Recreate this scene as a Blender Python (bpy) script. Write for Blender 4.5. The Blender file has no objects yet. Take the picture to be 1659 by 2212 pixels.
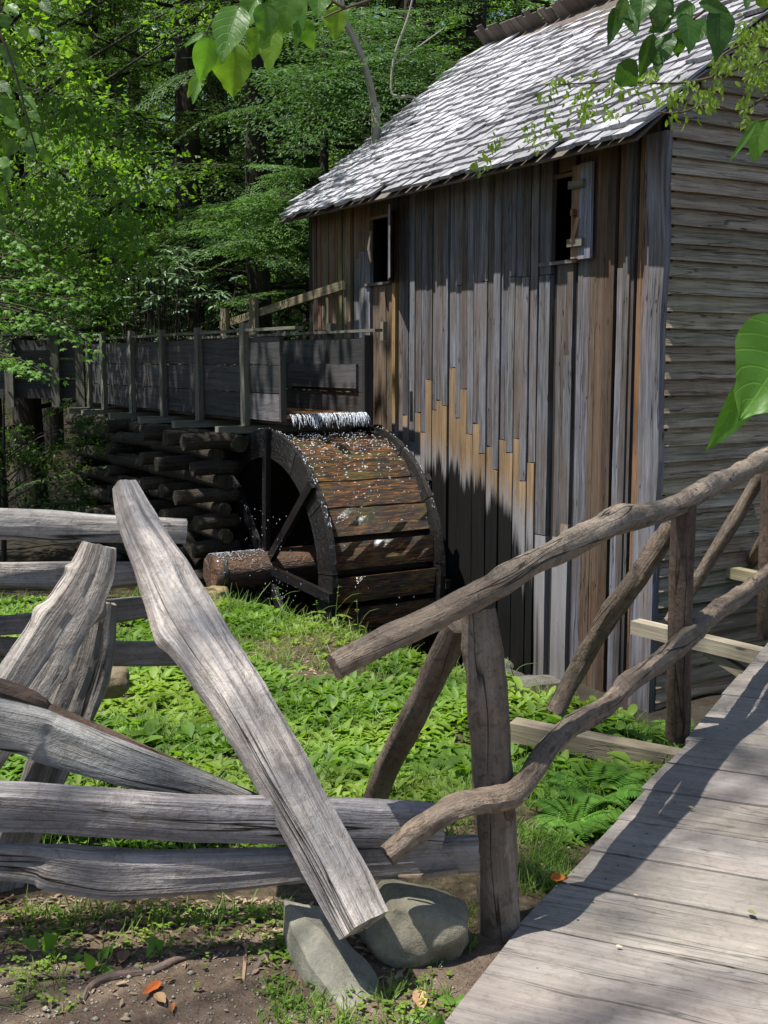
import bpy, math, random
import numpy as np
from mathutils import Vector, Matrix, noise as mnoise
random.seed(7); rng = np.random.default_rng(11)
R = math.radians
sc = bpy.context.scene
# ------------------------------------------------------------------ camera
F, CX, CY, TH, EYE = 2470., 829.5, 1106., R(7.52), 1.6
cd = bpy.data.cameras.new('camera'); cam = bpy.data.objects.new('camera', cd)
sc.collection.objects.link(cam); sc.camera = cam
cd.sensor_fit = 'VERTICAL'; cd.sensor_height = 24; cd.sensor_width = 18
cd.lens = F/2212*24; cd.clip_start = .05; cd.clip_end = 600
cam.location = (0, 0, EYE); cam.rotation_euler = (R(90)-TH, 0, 0)
# ------------------------------------------------------------------ light
SUN = Vector((-.37, -.20, 1)).normalized()
w = bpy.data.worlds.new('World'); sc.world = w; w.use_nodes = True
wn = w.node_tree; bg = wn.nodes['Background']
sky = wn.nodes.new('ShaderNodeTexSky'); sky.sky_type = 'NISHITA'; sky.sun_disc = False
sky.sun_elevation = math.asin(SUN.z); sky.sun_rotation = math.atan2(SUN.x, SUN.y)
wn.links.new(sky.outputs[0], bg.inputs[0]); bg.inputs[1].default_value = .068
sd = bpy.data.lights.new('sun', 'SUN'); sd.energy = 4.6; sd.angle = R(.5); sd.color = (1, .96, .9)
so = bpy.data.objects.new('sun', sd); sc.collection.objects.link(so)
so.rotation_euler = SUN.to_track_quat('Z', 'Y').to_euler()
sc.view_settings.view_transform = 'Standard'; sc.view_settings.look = 'None'
sc.view_settings.gamma = 1; sc.view_settings.use_curve_mapping = False
sc.view_settings.exposure = 1.05
# ------------------------------------------------------------------ measuring helpers
_c, _s = math.cos(TH), math.sin(TH)
def at(px, py, Y):
    u, v = px-CX, CY-py
    r = (u, F*_c+v*_s, -F*_s+v*_c); k = Y/r[1]
    return Vector((r[0]*k, Y, EYE+r[2]*k))
def atz(px, py, Z):
    u, v = px-CX, CY-py
    r = (u, F*_c+v*_s, -F*_s+v*_c); k = (Z-EYE)/r[2]
    return Vector((r[0]*k, r[1]*k, Z))
CO = Vector((2.0486, 8.5125, 0)); DV = Vector((-.51354, .85806, 0)); NV = Vector((-.85806, -.51354, 0)); ZV = Vector((0, 0, 1))
def MP(t, e, z): return CO + DV*t + NV*e + ZV*z
def onwall(px, py, e=0.):
    u, v = px-CX, CY-py
    r = Vector((u, F*_c+v*_s, -F*_s+v*_c)); O = Vector((0, 0, EYE)); C0 = CO+NV*e
    k = (C0-O).dot(NV)/r.dot(NV); P = O+r*k
    return (P-C0).dot(DV), P.z
def PX(P, rad_px): return rad_px*math.hypot(P.y, P.z-EYE)/F   # size of so many photo pixels at P
def sstep(a, b, x):
    t = min(1, max(0, (x-a)/(b-a))); return t*t*(3-2*t)
# ------------------------------------------------------------------ ground shape
EP = [(.15, 2.6), (.39, 3.09), (.80, 3.83), (1.27, 4.66), (2.25, 6.52), (4.2, 10.2)]   # left edge of the deck
EPx = [-.35, *[p[0] for p in EP]]; EPy = [1.6, *[p[1] for p in EP]]
def edge_x(y): return float(np.interp(y, EPy, EPx))
def ground_z(x, y, rough=True):
    P = Vector((x, y, 0))-CO; t = P.dot(DV); e = P.dot(NV)
    z = -.03 - .062*max(0, min(y, 9)-3.1) - .12*max(0, min(y, 13)-9)
    if y > 13: z += .0
    if y > 24: z += (y-24)*.16
    # the pit and stream along the wall
    m = sstep(2.35, 1.55, e)
    m *= sstep(6.4, 5.0, t)
    zp = -1.05 - .75*sstep(.9, 2.2, t)
    if e < -.2: zp = -1.05
    z = z*(1-m)+zp*m
    dx = x-edge_x(y)
    if y < 11: z -= .14*sstep(-.02, .12, dx)
    if rough:
        a = .035 if y > 3.4 else .018
        z += a*mnoise.noise(Vector((x*1.3, y*1.3, 0)))*1.6 + .012*mnoise.noise(Vector((x*6, y*6, 3)))
        if y < 4: z += .006*mnoise.noise(Vector((x*22, y*22, 3)))
        if y > 14: z += .35*mnoise.noise(Vector((x*.2, y*.2, 7)))
    return z
# ------------------------------------------------------------------ materials
class NT:
    def __init__(s, name):
        s.m = bpy.data.materials.new(name); s.m.use_nodes = True; s.t = s.m.node_tree
        s.t.nodes.clear(); s.out = s.t.nodes.new('ShaderNodeOutputMaterial')
    def n(s, typ, ins=None, **pr):
        nd = s.t.nodes.new('ShaderNode'+typ)
        for k, v in pr.items(): setattr(nd, k, v)
        for k, v in (ins or {}).items(): s.set(nd.inputs[k], v)
        return nd
    def set(s, sock, v):
        if isinstance(v, bpy.types.NodeSocket): s.t.links.new(v, sock)
        elif isinstance(v, bpy.types.Node): s.t.links.new(v.outputs[0], sock)
        else:
            if isinstance(v, tuple) and len(v) == 3 and sock.type == 'RGBA': v = (*v, 1)
            sock.default_value = v
    def ma(s, op, a, b=None, c=None, clamp=False):
        nd = s.t.nodes.new('ShaderNodeMath'); nd.operation = op; nd.use_clamp = clamp
        s.set(nd.inputs[0], a)
        if b is not None: s.set(nd.inputs[1], b)
        if c is not None: s.set(nd.inputs[2], c)
        return nd.outputs[0]
    def vm(s, op, a, b=None):
        nd = s.t.nodes.new('ShaderNodeVectorMath'); nd.operation = op
        s.set(nd.inputs[0], a)
        if b is not None: s.set(nd.inputs[1], b)
        return nd.outputs['Value'] if op in ('DOT_PRODUCT', 'LENGTH', 'DISTANCE') else nd.outputs[0]
    def noise(s, vec, scale, detail=4, rough=.55, dist=0):
        return s.n('TexNoise', {'Vector': vec, 'Scale': scale, 'Detail': detail, 'Roughness': rough, 'Distortion': dist}).outputs[0]
    def ramp(s, f, stops):
        nd = s.n('ValToRGB', {0: f}); el = nd.color_ramp.elements
        while len(el) < len(stops): el.new(.5)
        for e, (p, c) in zip(el, stops):
            e.position = p; e.color = (*c, 1) if isinstance(c, tuple) else (c, c, c, 1)
        return nd.outputs[0]
    def mix(s, f, a, b, mode='MIX'):
        nd = s.n('Mix', data_type='RGBA', blend_type=mode)
        s.set(nd.inputs[0], f); s.set(nd.inputs[6], a); s.set(nd.inputs[7], b); return nd.outputs[2]
    def rng(s, f, a, b, lo=0., hi=1.):
        nd = s.n('MapRange', {0: f, 1: a, 2: b, 3: lo, 4: hi}); return nd.outputs[0]
    def bump(s, h, strength, dist=.01):
        return s.n('Bump', {'Height': h, 'Strength': strength, 'Distance': dist}).outputs[0]
    def done(s, shader): s.t.links.new(shader.outputs[0], s.out.inputs[0]); return s.m
MAT = {}
def wood(name, dark, light, alt, crack=.55, rough=.8, bump=.5, moss=0., stain=None, fine=1., spec=.3, coat=0., streak=.5, con=1., iso=0., patch=0., ck=.011, ivar=0.):
    """weathered timber: UV is metres (u across the grain, v along it)"""
    q = NT(name); uv = q.n('UVMap').outputs[0]; oi = q.n('ObjectInfo'); ge = q.n('NewGeometry')
    rnd = q.ma('ADD', oi.outputs['Random'], ge.outputs['Random Per Island'])
    off = q.n('CombineXYZ', {0: q.ma('MULTIPLY', rnd, 37.), 1: q.ma('MULTIPLY', rnd, 91.), 2: rnd}).outputs[0]
    uvo = q.vm('ADD', uv, off)
    wob = q.noise(q.vm('MULTIPLY', uvo, (6., 1.5, 1.)), 1., 2)
    uvw = q.vm('ADD', uvo, q.n('CombineXYZ', {0: q.ma('MULTIPLY', wob, .045)}).outputs[0])
    n1 = q.noise(q.vm('MULTIPLY', uvw, (38*fine, 1.3*fine, 1.)), 1., 6, .62)
    n2 = q.noise(q.vm('MULTIPLY', uvw, (190*fine, 5*fine, 1.)), 1., 4, .6)
    pos = ge.outputs['Position']
    n3 = q.noise(q.vm('ADD', pos, off), 2.2, 4, .6)
    n4 = q.noise(q.vm('MULTIPLY', uvo, (9., 1.1, 1.)), 1., 4, .6)
    g = q.ma('ADD', q.ma('MULTIPLY', n1, .62), q.ma('MULTIPLY', n2, .38))
    col = q.mix(q.rng(g, .5-.12/con, .5+.14/con), dark, light)
    col = q.mix(q.ma('MULTIPLY', q.rng(n4, .45, .7), streak), col, alt)
    col = q.mix(q.rng(n3, .35, .7, 0, .55), col, q.mix(1., col, (.55, .52, .5), 'MULTIPLY'))
    cr = q.noise(q.vm('MULTIPLY', uvw, (17*fine, .75*fine, 1.)), 1., 3, .5)
    cr = q.ma('ABSOLUTE', q.ma('SUBTRACT', cr, .5)); cr = q.rng(cr, .0, ck, 1., 0.)
    gate = q.rng(q.noise(q.vm('MULTIPLY', uvo, (5., 1.6, 1.)), 1., 1), .44, .54)
    cr = q.ma('MULTIPLY', cr, gate)
    col = q.mix(q.ma('MULTIPLY', cr, crack), col, (.012, .010, .009))
    kn = q.n('TexVoronoi', {'Vector': q.vm('MULTIPLY', uvo, (7., 1.9, 1.)), 'Scale': 1.})
    kd = q.rng(kn.outputs['Distance'], .04, .09, 1., 0.)
    col = q.mix(q.ma('MULTIPLY', kd, .8), col, (.03, .022, .018))
    if moss:
        ms = q.rng(q.noise(q.vm('ADD', pos, off), 9., 5, .7), .52, .72)
        col = q.mix(q.ma('MULTIPLY', ms, moss), col, (.10, .13, .055))
    if ivar:
        gv = q.rng(q.ma('FRACT', q.ma('MULTIPLY', ge.outputs['Random Per Island'], 17.3)), 0., 1., 1-ivar, 1.12); col = q.mix(1., col, q.n('CombineColor', {0: gv, 1: gv, 2: gv}).outputs[0], 'MULTIPLY')
    col = q.mix(1., col, oi.outputs['Color'], 'MULTIPLY')
    if stain: col = stain(q, col, pos, oi.outputs['Random'], n1)
    rgh = q.rng(n1, .3, .7, rough+.1, rough-.12)
    h = q.ma('SUBTRACT', g, q.ma('MULTIPLY', cr, .9))
    if iso:
        i1 = q.noise(pos, 26., 6, .72, .6); i2 = q.noise(q.vm('MULTIPLY', uvo, (60., 22., 1.)), 1., 5, .7)
        h = q.ma('ADD', h, q.ma('MULTIPLY', q.ma('ADD', i1, i2), iso))
        col = q.mix(q.rng(i1, .50, .64, 0, patch), col, q.mix(1., col, (.42, .36, .30), 'MULTIPLY'))
        col = q.mix(q.rng(i2, .52, .70, 0, patch*.8), col, q.mix(1., col, (1.75, 1.6, 1.4), 'MULTIPLY'))
    p = q.n('BsdfPrincipled', {'Base Color': col, 'Roughness': rgh, 'Specular IOR Level': spec, 'Coat Weight': coat,
            'Coat Roughness': .12, 'Normal': q.bump(h, bump, .012)})
    MAT[name] = q.done(p); return MAT[name]
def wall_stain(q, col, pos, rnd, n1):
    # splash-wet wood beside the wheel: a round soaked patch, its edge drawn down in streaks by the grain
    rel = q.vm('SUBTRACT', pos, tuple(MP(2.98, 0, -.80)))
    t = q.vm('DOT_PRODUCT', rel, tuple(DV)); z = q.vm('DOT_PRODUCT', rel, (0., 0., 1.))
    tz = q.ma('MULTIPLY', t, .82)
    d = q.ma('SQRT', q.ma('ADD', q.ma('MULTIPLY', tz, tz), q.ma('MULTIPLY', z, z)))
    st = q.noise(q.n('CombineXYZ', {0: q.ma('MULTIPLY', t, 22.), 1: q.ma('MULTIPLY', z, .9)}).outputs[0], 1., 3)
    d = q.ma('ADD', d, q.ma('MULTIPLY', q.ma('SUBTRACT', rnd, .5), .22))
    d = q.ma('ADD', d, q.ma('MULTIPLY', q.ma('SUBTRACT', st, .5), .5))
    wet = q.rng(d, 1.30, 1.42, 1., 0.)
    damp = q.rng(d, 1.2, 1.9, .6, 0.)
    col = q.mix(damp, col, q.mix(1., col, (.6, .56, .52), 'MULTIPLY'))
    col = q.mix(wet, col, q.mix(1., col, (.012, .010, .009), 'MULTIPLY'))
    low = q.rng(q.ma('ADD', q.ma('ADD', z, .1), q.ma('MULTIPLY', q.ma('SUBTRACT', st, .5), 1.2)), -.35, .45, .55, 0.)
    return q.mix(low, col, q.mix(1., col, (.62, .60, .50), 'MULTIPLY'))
def new_stain(q, col, pos, rnd, n1):
    # new boards: honey coloured at the top, weathered grey lower down
    z = q.vm('DOT_PRODUCT', pos, (0., 0., 1.)); t = q.vm('DOT_PRODUCT', q.vm('SUBTRACT', pos, tuple(MP(0, 0, 0))), tuple(DV))
    zz = q.ma('SUBTRACT', z, q.ma('MULTIPLY', q.ma('SUBTRACT', t, 2.4), .28))
    st = q.noise(q.n('CombineXYZ', {0: q.ma('MULTIPLY', t, 16.), 1: q.ma('MULTIPLY', z, 1.1)}).outputs[0], 1., 3)
    f = q.rng(q.ma('ADD', zz, q.ma('MULTIPLY', q.ma('SUBTRACT', st, .5), .8)), .42, .72, .85, 0.)
    col = q.mix(f, col, q.mix(n1, (.13, .135, .15), (.30, .31, .34)))
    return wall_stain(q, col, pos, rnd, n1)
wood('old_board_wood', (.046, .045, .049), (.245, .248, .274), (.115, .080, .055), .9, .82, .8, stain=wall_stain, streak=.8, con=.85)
wood('new_board_wood', (.17, .115, .065), (.33, .235, .14), (.24, .145, .07), .4, .75, .4, stain=new_stain, streak=.4)
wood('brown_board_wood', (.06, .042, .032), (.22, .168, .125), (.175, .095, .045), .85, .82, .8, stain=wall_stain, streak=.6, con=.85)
wood('clapboard_wood', (.15, .122, .088), (.56, .48, .355), (.34, .29, .19), .7, .85, .9, moss=.3, streak=.4)
wood('shingle_wood', (.33, .325, .36), (.78, .80, .86), (.27, .245, .25), .8, .5, .8, fine=1.2, spec=.6, streak=.5, ivar=.38, iso=.3, patch=.35)
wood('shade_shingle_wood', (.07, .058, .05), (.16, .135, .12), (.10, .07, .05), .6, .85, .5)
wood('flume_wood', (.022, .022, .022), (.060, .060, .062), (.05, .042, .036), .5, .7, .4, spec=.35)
wood('flume_post_wood', (.10, .098, .08), (.22, .215, .18), (.12, .11, .08), .5, .85, .5, moss=.2)
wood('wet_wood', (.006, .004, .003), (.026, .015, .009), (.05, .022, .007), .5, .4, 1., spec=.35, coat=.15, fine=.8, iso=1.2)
wood('rail_wood', (.18, .174, .168), (.57, .555, .54), (.40, .35, .29), 1., .8, 1., streak=.45, con=.9, fine=.9, iso=.5, patch=.5, ck=.02)
wood('dark_rail_wood', (.13, .10, .085), (.33, .29, .26), (.17, .12, .09), .95, .85, .9, streak=.4, con=.8, iso=.4, patch=.4)
wood('pole_wood', (.15, .122, .098), (.38, .325, .27), (.13, .10, .08), .9, .8, 1., fine=.7, streak=.6, con=.6, iso=.9, patch=.75)
wood('deck_wood', (.195, .178, .158), (.33, .306, .276), (.24, .208, .182), .6, .85, .45, streak=.6, con=.8, iso=.25, patch=.35)
wood('beam_wood', (.19, .155, .11), (.34, .29, .21), (.24, .215, .13), .4, .85, .4, moss=.15)
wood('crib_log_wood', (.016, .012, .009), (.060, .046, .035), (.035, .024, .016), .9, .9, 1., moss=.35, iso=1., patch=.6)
wood('bark', (.018, .014, .011), (.06, .048, .038), (.04, .04, .03), .8, .95, 1., fine=.35, moss=.2)
wood('pale_bark', (.16, .15, .13), (.34, .33, .29), (.2, .2, .15), .5, .9, .6, fine=.5)
def wheel_mat():
    q = NT('wheel_board_wet'); uv = q.n('UVMap').outputs[0]; oi = q.n('ObjectInfo'); ge = q.n('NewGeometry'); pos = ge.outputs['Position']
    off = q.n('CombineXYZ', {0: q.ma('MULTIPLY', oi.outputs['Random'], 37.), 1: q.ma('MULTIPLY', oi.outputs['Random'], 11.)}).outputs[0]
    u = q.vm('ADD', uv, off)
    a = q.noise(q.vm('MULTIPLY', u, (42., 4., 1.)), 1., 7, .72, 1.2)
    b = q.noise(q.vm('MULTIPLY', u, (9., 3., 1.)), 1., 5, .7, .6)
    col = q.ramp(a, [(.40, (.004, .002, .0015)), (.50, (.05, .018, .005)), (.585, (.30, .12, .018)), (.72, (.50, .34, .08))])
    col = q.mix(q.rng(b, .5, .68, 0, .8), col, (.10, .11, .02))
    z = q.vm('DOT_PRODUCT', pos, (0., 0., 1.))
    col = q.mix(1., col, oi.outputs['Color'], 'MULTIPLY')
    c = q.noise(pos, 110., 5, .75); d = q.noise(pos, 260., 3, .6)
    h = q.ma('ADD', q.ma('MULTIPLY', a, .6), q.ma('ADD', q.ma('MULTIPLY', c, .9), q.ma('MULTIPLY', d, .4)))
    p = q.n('BsdfPrincipled', {'Base Color': col, 'Roughness': .5, 'Specular IOR Level': .4, 'Coat Weight': 1., 'Coat Roughness': .1,
            'Normal': q.bump(h, .9, .03), 'Coat Normal': q.bump(q.ma('ADD', c, d), 1., .05)})
    MAT['wheel_board_wet'] = q.done(p)
wheel_mat()
def foliage(name, c1, c2, c3, trans=.45, rough=.5, veins=False, spec=.4, dark=None):
    q = NT(name); ge = q.n('NewGeometry'); oi = q.n('ObjectInfo')
    r = ge.outputs['Random Per Island']; n = q.noise(ge.outputs['Position'], .9, 2)
    r2 = q.ma('FRACT', q.ma('ADD', q.ma('MULTIPLY', r, 7.31), oi.outputs['Random']))
    col = q.mix(r2, c1, c2); col = q.mix(q.rng(n, .45, .62, 0, .7), col, c3)
    nor = None; h = q.noise(ge.outputs['Position'], 60., 2)
    if veins:
        uv = q.n('SeparateXYZ', {0: q.n('UVMap').outputs[0]})
        au = q.ma('ABSOLUTE', uv.outputs[0])
        k = q.ma('FRACT', q.ma('MULTIPLY', q.ma('SUBTRACT', uv.outputs[1], q.ma('MULTIPLY', q.ma('POWER', au, 1.4), .22)), 7.))
        k = q.rng(q.ma('ABSOLUTE', q.ma('SUBTRACT', k, .5)), 0., .10, 1., 0.)
        mid = q.rng(au, .01, .05, 1., 0.); v = q.ma('MAXIMUM', k, mid)
        col = q.mix(q.ma('MULTIPLY', v, .15), col, (.30, .48, .12))
        blot = q.noise(ge.outputs['Position'], 45., 4); col = q.mix(q.rng(blot, .5, .8, 0, .35), col, q.mix(1., col, (1.3, 1.15, .7), 'MULTIPLY'))
        h = q.ma('SUBTRACT', q.ma('MULTIPLY', q.noise(ge.outputs['Position'], 90., 3), .5), v)
    col = q.mix(1., col, oi.outputs['Color'], 'MULTIPLY')
    p = q.n('BsdfPrincipled', {'Base Color': col, 'Roughness': rough, 'Specular IOR Level': spec, 'Normal': q.bump(h, .25 if veins else .15, .003)})
    tcol = q.mix(1., col, (1.5, 1.7, .5), 'MULTIPLY')
    tr = q.n('BsdfTranslucent', {'Color': tcol})
    MAT[name] = q.done(q.n('MixShader', {0: trans, 1: p.outputs[0], 2: tr.outputs[0]})); return MAT[name]
foliage('hemlock_needles', (.032, .075, .020), (.065, .125, .032), (.10, .17, .04), .35, .6)
foliage('hemlock_light', (.065, .14, .038), (.125, .22, .06), (.10, .19, .042), .38, .55)
foliage('maple_leaves', (.062, .14, .022), (.125, .22, .034), (.18, .29, .045), .5, .5, spec=.4)
foliage('sunny_leaves', (.17, .28, .04), (.27, .38, .06), (.13, .24, .035), .55, .5, spec=.4)
foliage('ground_leaves', (.065, .15, .018), (.17, .28, .032), (.24, .33, .05), .42, .55, veins=False)
foliage('grass_blades', (.09, .19, .03), (.17, .27, .055), (.24, .27, .09), .4, .5)
foliage('rhododendron_leaves', (.12, .19, .12), (.19, .27, .18), (.13, .2, .12), .12, .25, spec=.7)  # base colour lightened to stand in for leaf gloss
foliage('near_leaf', (.085, .20, .035), (.115, .235, .045), (.13, .25, .04), .5, .38, veins=True)
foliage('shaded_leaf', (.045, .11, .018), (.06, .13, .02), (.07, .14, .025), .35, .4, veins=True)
foliage('plant_leaf', (.08, .19, .03), (.12, .24, .04), (.14, .26, .05), .4, .45, veins=True)
foliage('dead_leaf', (.20, .13, .08), (.33, .25, .17), (.15, .09, .06), .1, .8)
def ground_mat():
    q = NT('forest_soil'); ge = q.n('NewGeometry'); pos = ge.outputs['Position']; sp = q.n('SeparateXYZ', {0: pos})
    a = q.noise(pos, 2.3, 6, .65); b = q.noise(pos, 24., 6, .7); c = q.noise(pos, 140., 4, .65)
    dirt = q.ramp(q.ma('ADD', q.ma('MULTIPLY', a, .45), q.ma('MULTIPLY', b, .55)), [(.34, (.052, .038, .028)), (.5, (.115, .085, .062)), (.66, (.19, .15, .118))])
    vo = q.n('TexVoronoi', {'Vector': pos, 'Scale': 75.}); vd = q.rng(vo.outputs['Distance'], .12, .3, 1., 0.)
    dirt = q.mix(q.ma('MULTIPLY', vd, q.rng(b, .45, .62, 0, .55)), dirt, (.30, .25, .21))
    dirt = q.mix(q.rng(c, .42, .7, 0, .6), dirt, q.mix(1., dirt, (1.7, 1.6, 1.5), 'MULTIPLY'))
    lit = q.ramp(b, [(.35, (.03, .03, .015)), (.55, (.10, .075, .045)), (.7, (.20, .155, .10))])
    f = q.rng(q.ma('ADD', sp.outputs[1], q.ma('MULTIPLY', a, 1.2)), 3.5, 4.1)
    lit = q.mix(q.rng(sp.outputs[1], 9.5, 12.), lit, q.mix(1., lit, (.32, .30, .26), 'MULTIPLY'))  # farther litter darkened: woodland shade put into the colour
    col = q.mix(f, dirt, lit)
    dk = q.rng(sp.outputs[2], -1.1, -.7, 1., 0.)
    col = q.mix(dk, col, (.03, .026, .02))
    h = q.ma('ADD', q.ma('ADD', q.ma('MULTIPLY', b, .8), q.ma('MULTIPLY', c, .45)), q.ma('MULTIPLY', vd, .35))
    MAT['forest_soil'] = q.done(q.n('BsdfPrincipled', {'Base Color': col, 'Roughness': .95, 'Specular IOR Level': .2, 'Normal': q.bump(h, .8, .02)}))
ground_mat()
def stone_mat(name, c1, c2, c3, moss=.2, wet=False):
    q = NT(name); tc = q.n('NewGeometry').outputs['Position']; oi = q.n('ObjectInfo')
    a = q.noise(tc, 7., 6, .65); b = q.noise(tc, 60., 6, .7); c = q.noise(tc, 260., 3, .6)
    col = q.ramp(a, [(.3, c1), (.52, c2), (.72, c3)])
    col = q.mix(q.rng(b, .4, .7, 0, .6), col, q.mix(1., col, (.55, .55, .52), 'MULTIPLY'))
    col = q.mix(q.rng(c, .5, .75, 0, .5), col, (.42, .40, .34))
    col = q.mix(q.rng(q.noise(tc, 13., 5, .7), .5, .75, 0, moss), col, (.12, .15, .06))
    col = q.mix(1., col, oi.outputs['Color'], 'MULTIPLY')
    h = q.ma('ADD', q.ma('MULTIPLY', a, .7), q.ma('ADD', q.ma('MULTIPLY', b, .5), q.ma('MULTIPLY', c, .2)))
    MAT[name] = q.done(q.n('BsdfPrincipled', {'Base Color': col, 'Roughness': .25 if wet else .9, 'Specular IOR Level': .5 if wet else .25, 'Normal': q.bump(h, .6, .02)}))
stone_mat('boulder_stone', (.19, .17, .12), (.29, .265, .20), (.34, .32, .25), .25)
stone_mat('slab_stone', (.20, .19, .15), (.30, .285, .23), (.40, .36, .27), .2)
stone_mat('dark_rock', (.045, .042, .038), (.10, .095, .085), (.16, .15, .13), .3)
def simple(name, col, rough=.8, **k):
    q = NT(name); d = {'Base Color': col, 'Roughness': rough}; d.update(k); MAT[name] = q.done(q.n('BsdfPrincipled', d))
simple('dark_interior', (.012, .010, .009)); simple('iron', (.05, .045, .04), .6)
def water_mats():
    q = NT('flume_water'); pos = q.n('NewGeometry').outputs['Position']
    h = q.noise(q.vm('MULTIPLY', pos, (7., 3., 7.)), 1., 4, .6)
    p = q.n('BsdfPrincipled', {'Base Color': (.20, .10, .045, 1), 'Roughness': .12, 'Specular IOR Level': .6, 'Normal': q.bump(h, .5, .03)})
    MAT['flume_water'] = q.done(p)
    q = NT('stream_water'); pos = q.n('NewGeometry').outputs['Position']
    h = q.noise(pos, 9., 4, .6)
    MAT['stream_water'] = q.done(q.n('BsdfPrincipled', {'Base Color': (.010, .010, .008, 1), 'Roughness': .08, 'Specular IOR Level': .5, 'Normal': q.bump(h, .35, .03)}))
    q = NT('falling_water'); pos = q.n('NewGeometry').outputs['Position']
    p = q.n('BsdfPrincipled', {'Base Color': (.75, .82, .9, 1), 'Roughness': .08, 'Specular IOR Level': .8, 'Transmission Weight': .35, 'IOR': 1.33})
    t = q.n('BsdfTransparent'); f = q.rng(q.noise(q.vm('MULTIPLY', pos, (60., 60., 14.)), 1., 3), .40, .62)
    MAT['falling_water'] = q.done(q.n('MixShader', {0: q.ma('MULTIPLY', f, .9), 1: t.outputs[0], 2: p.outputs[0]}))
water_mats()
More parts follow.
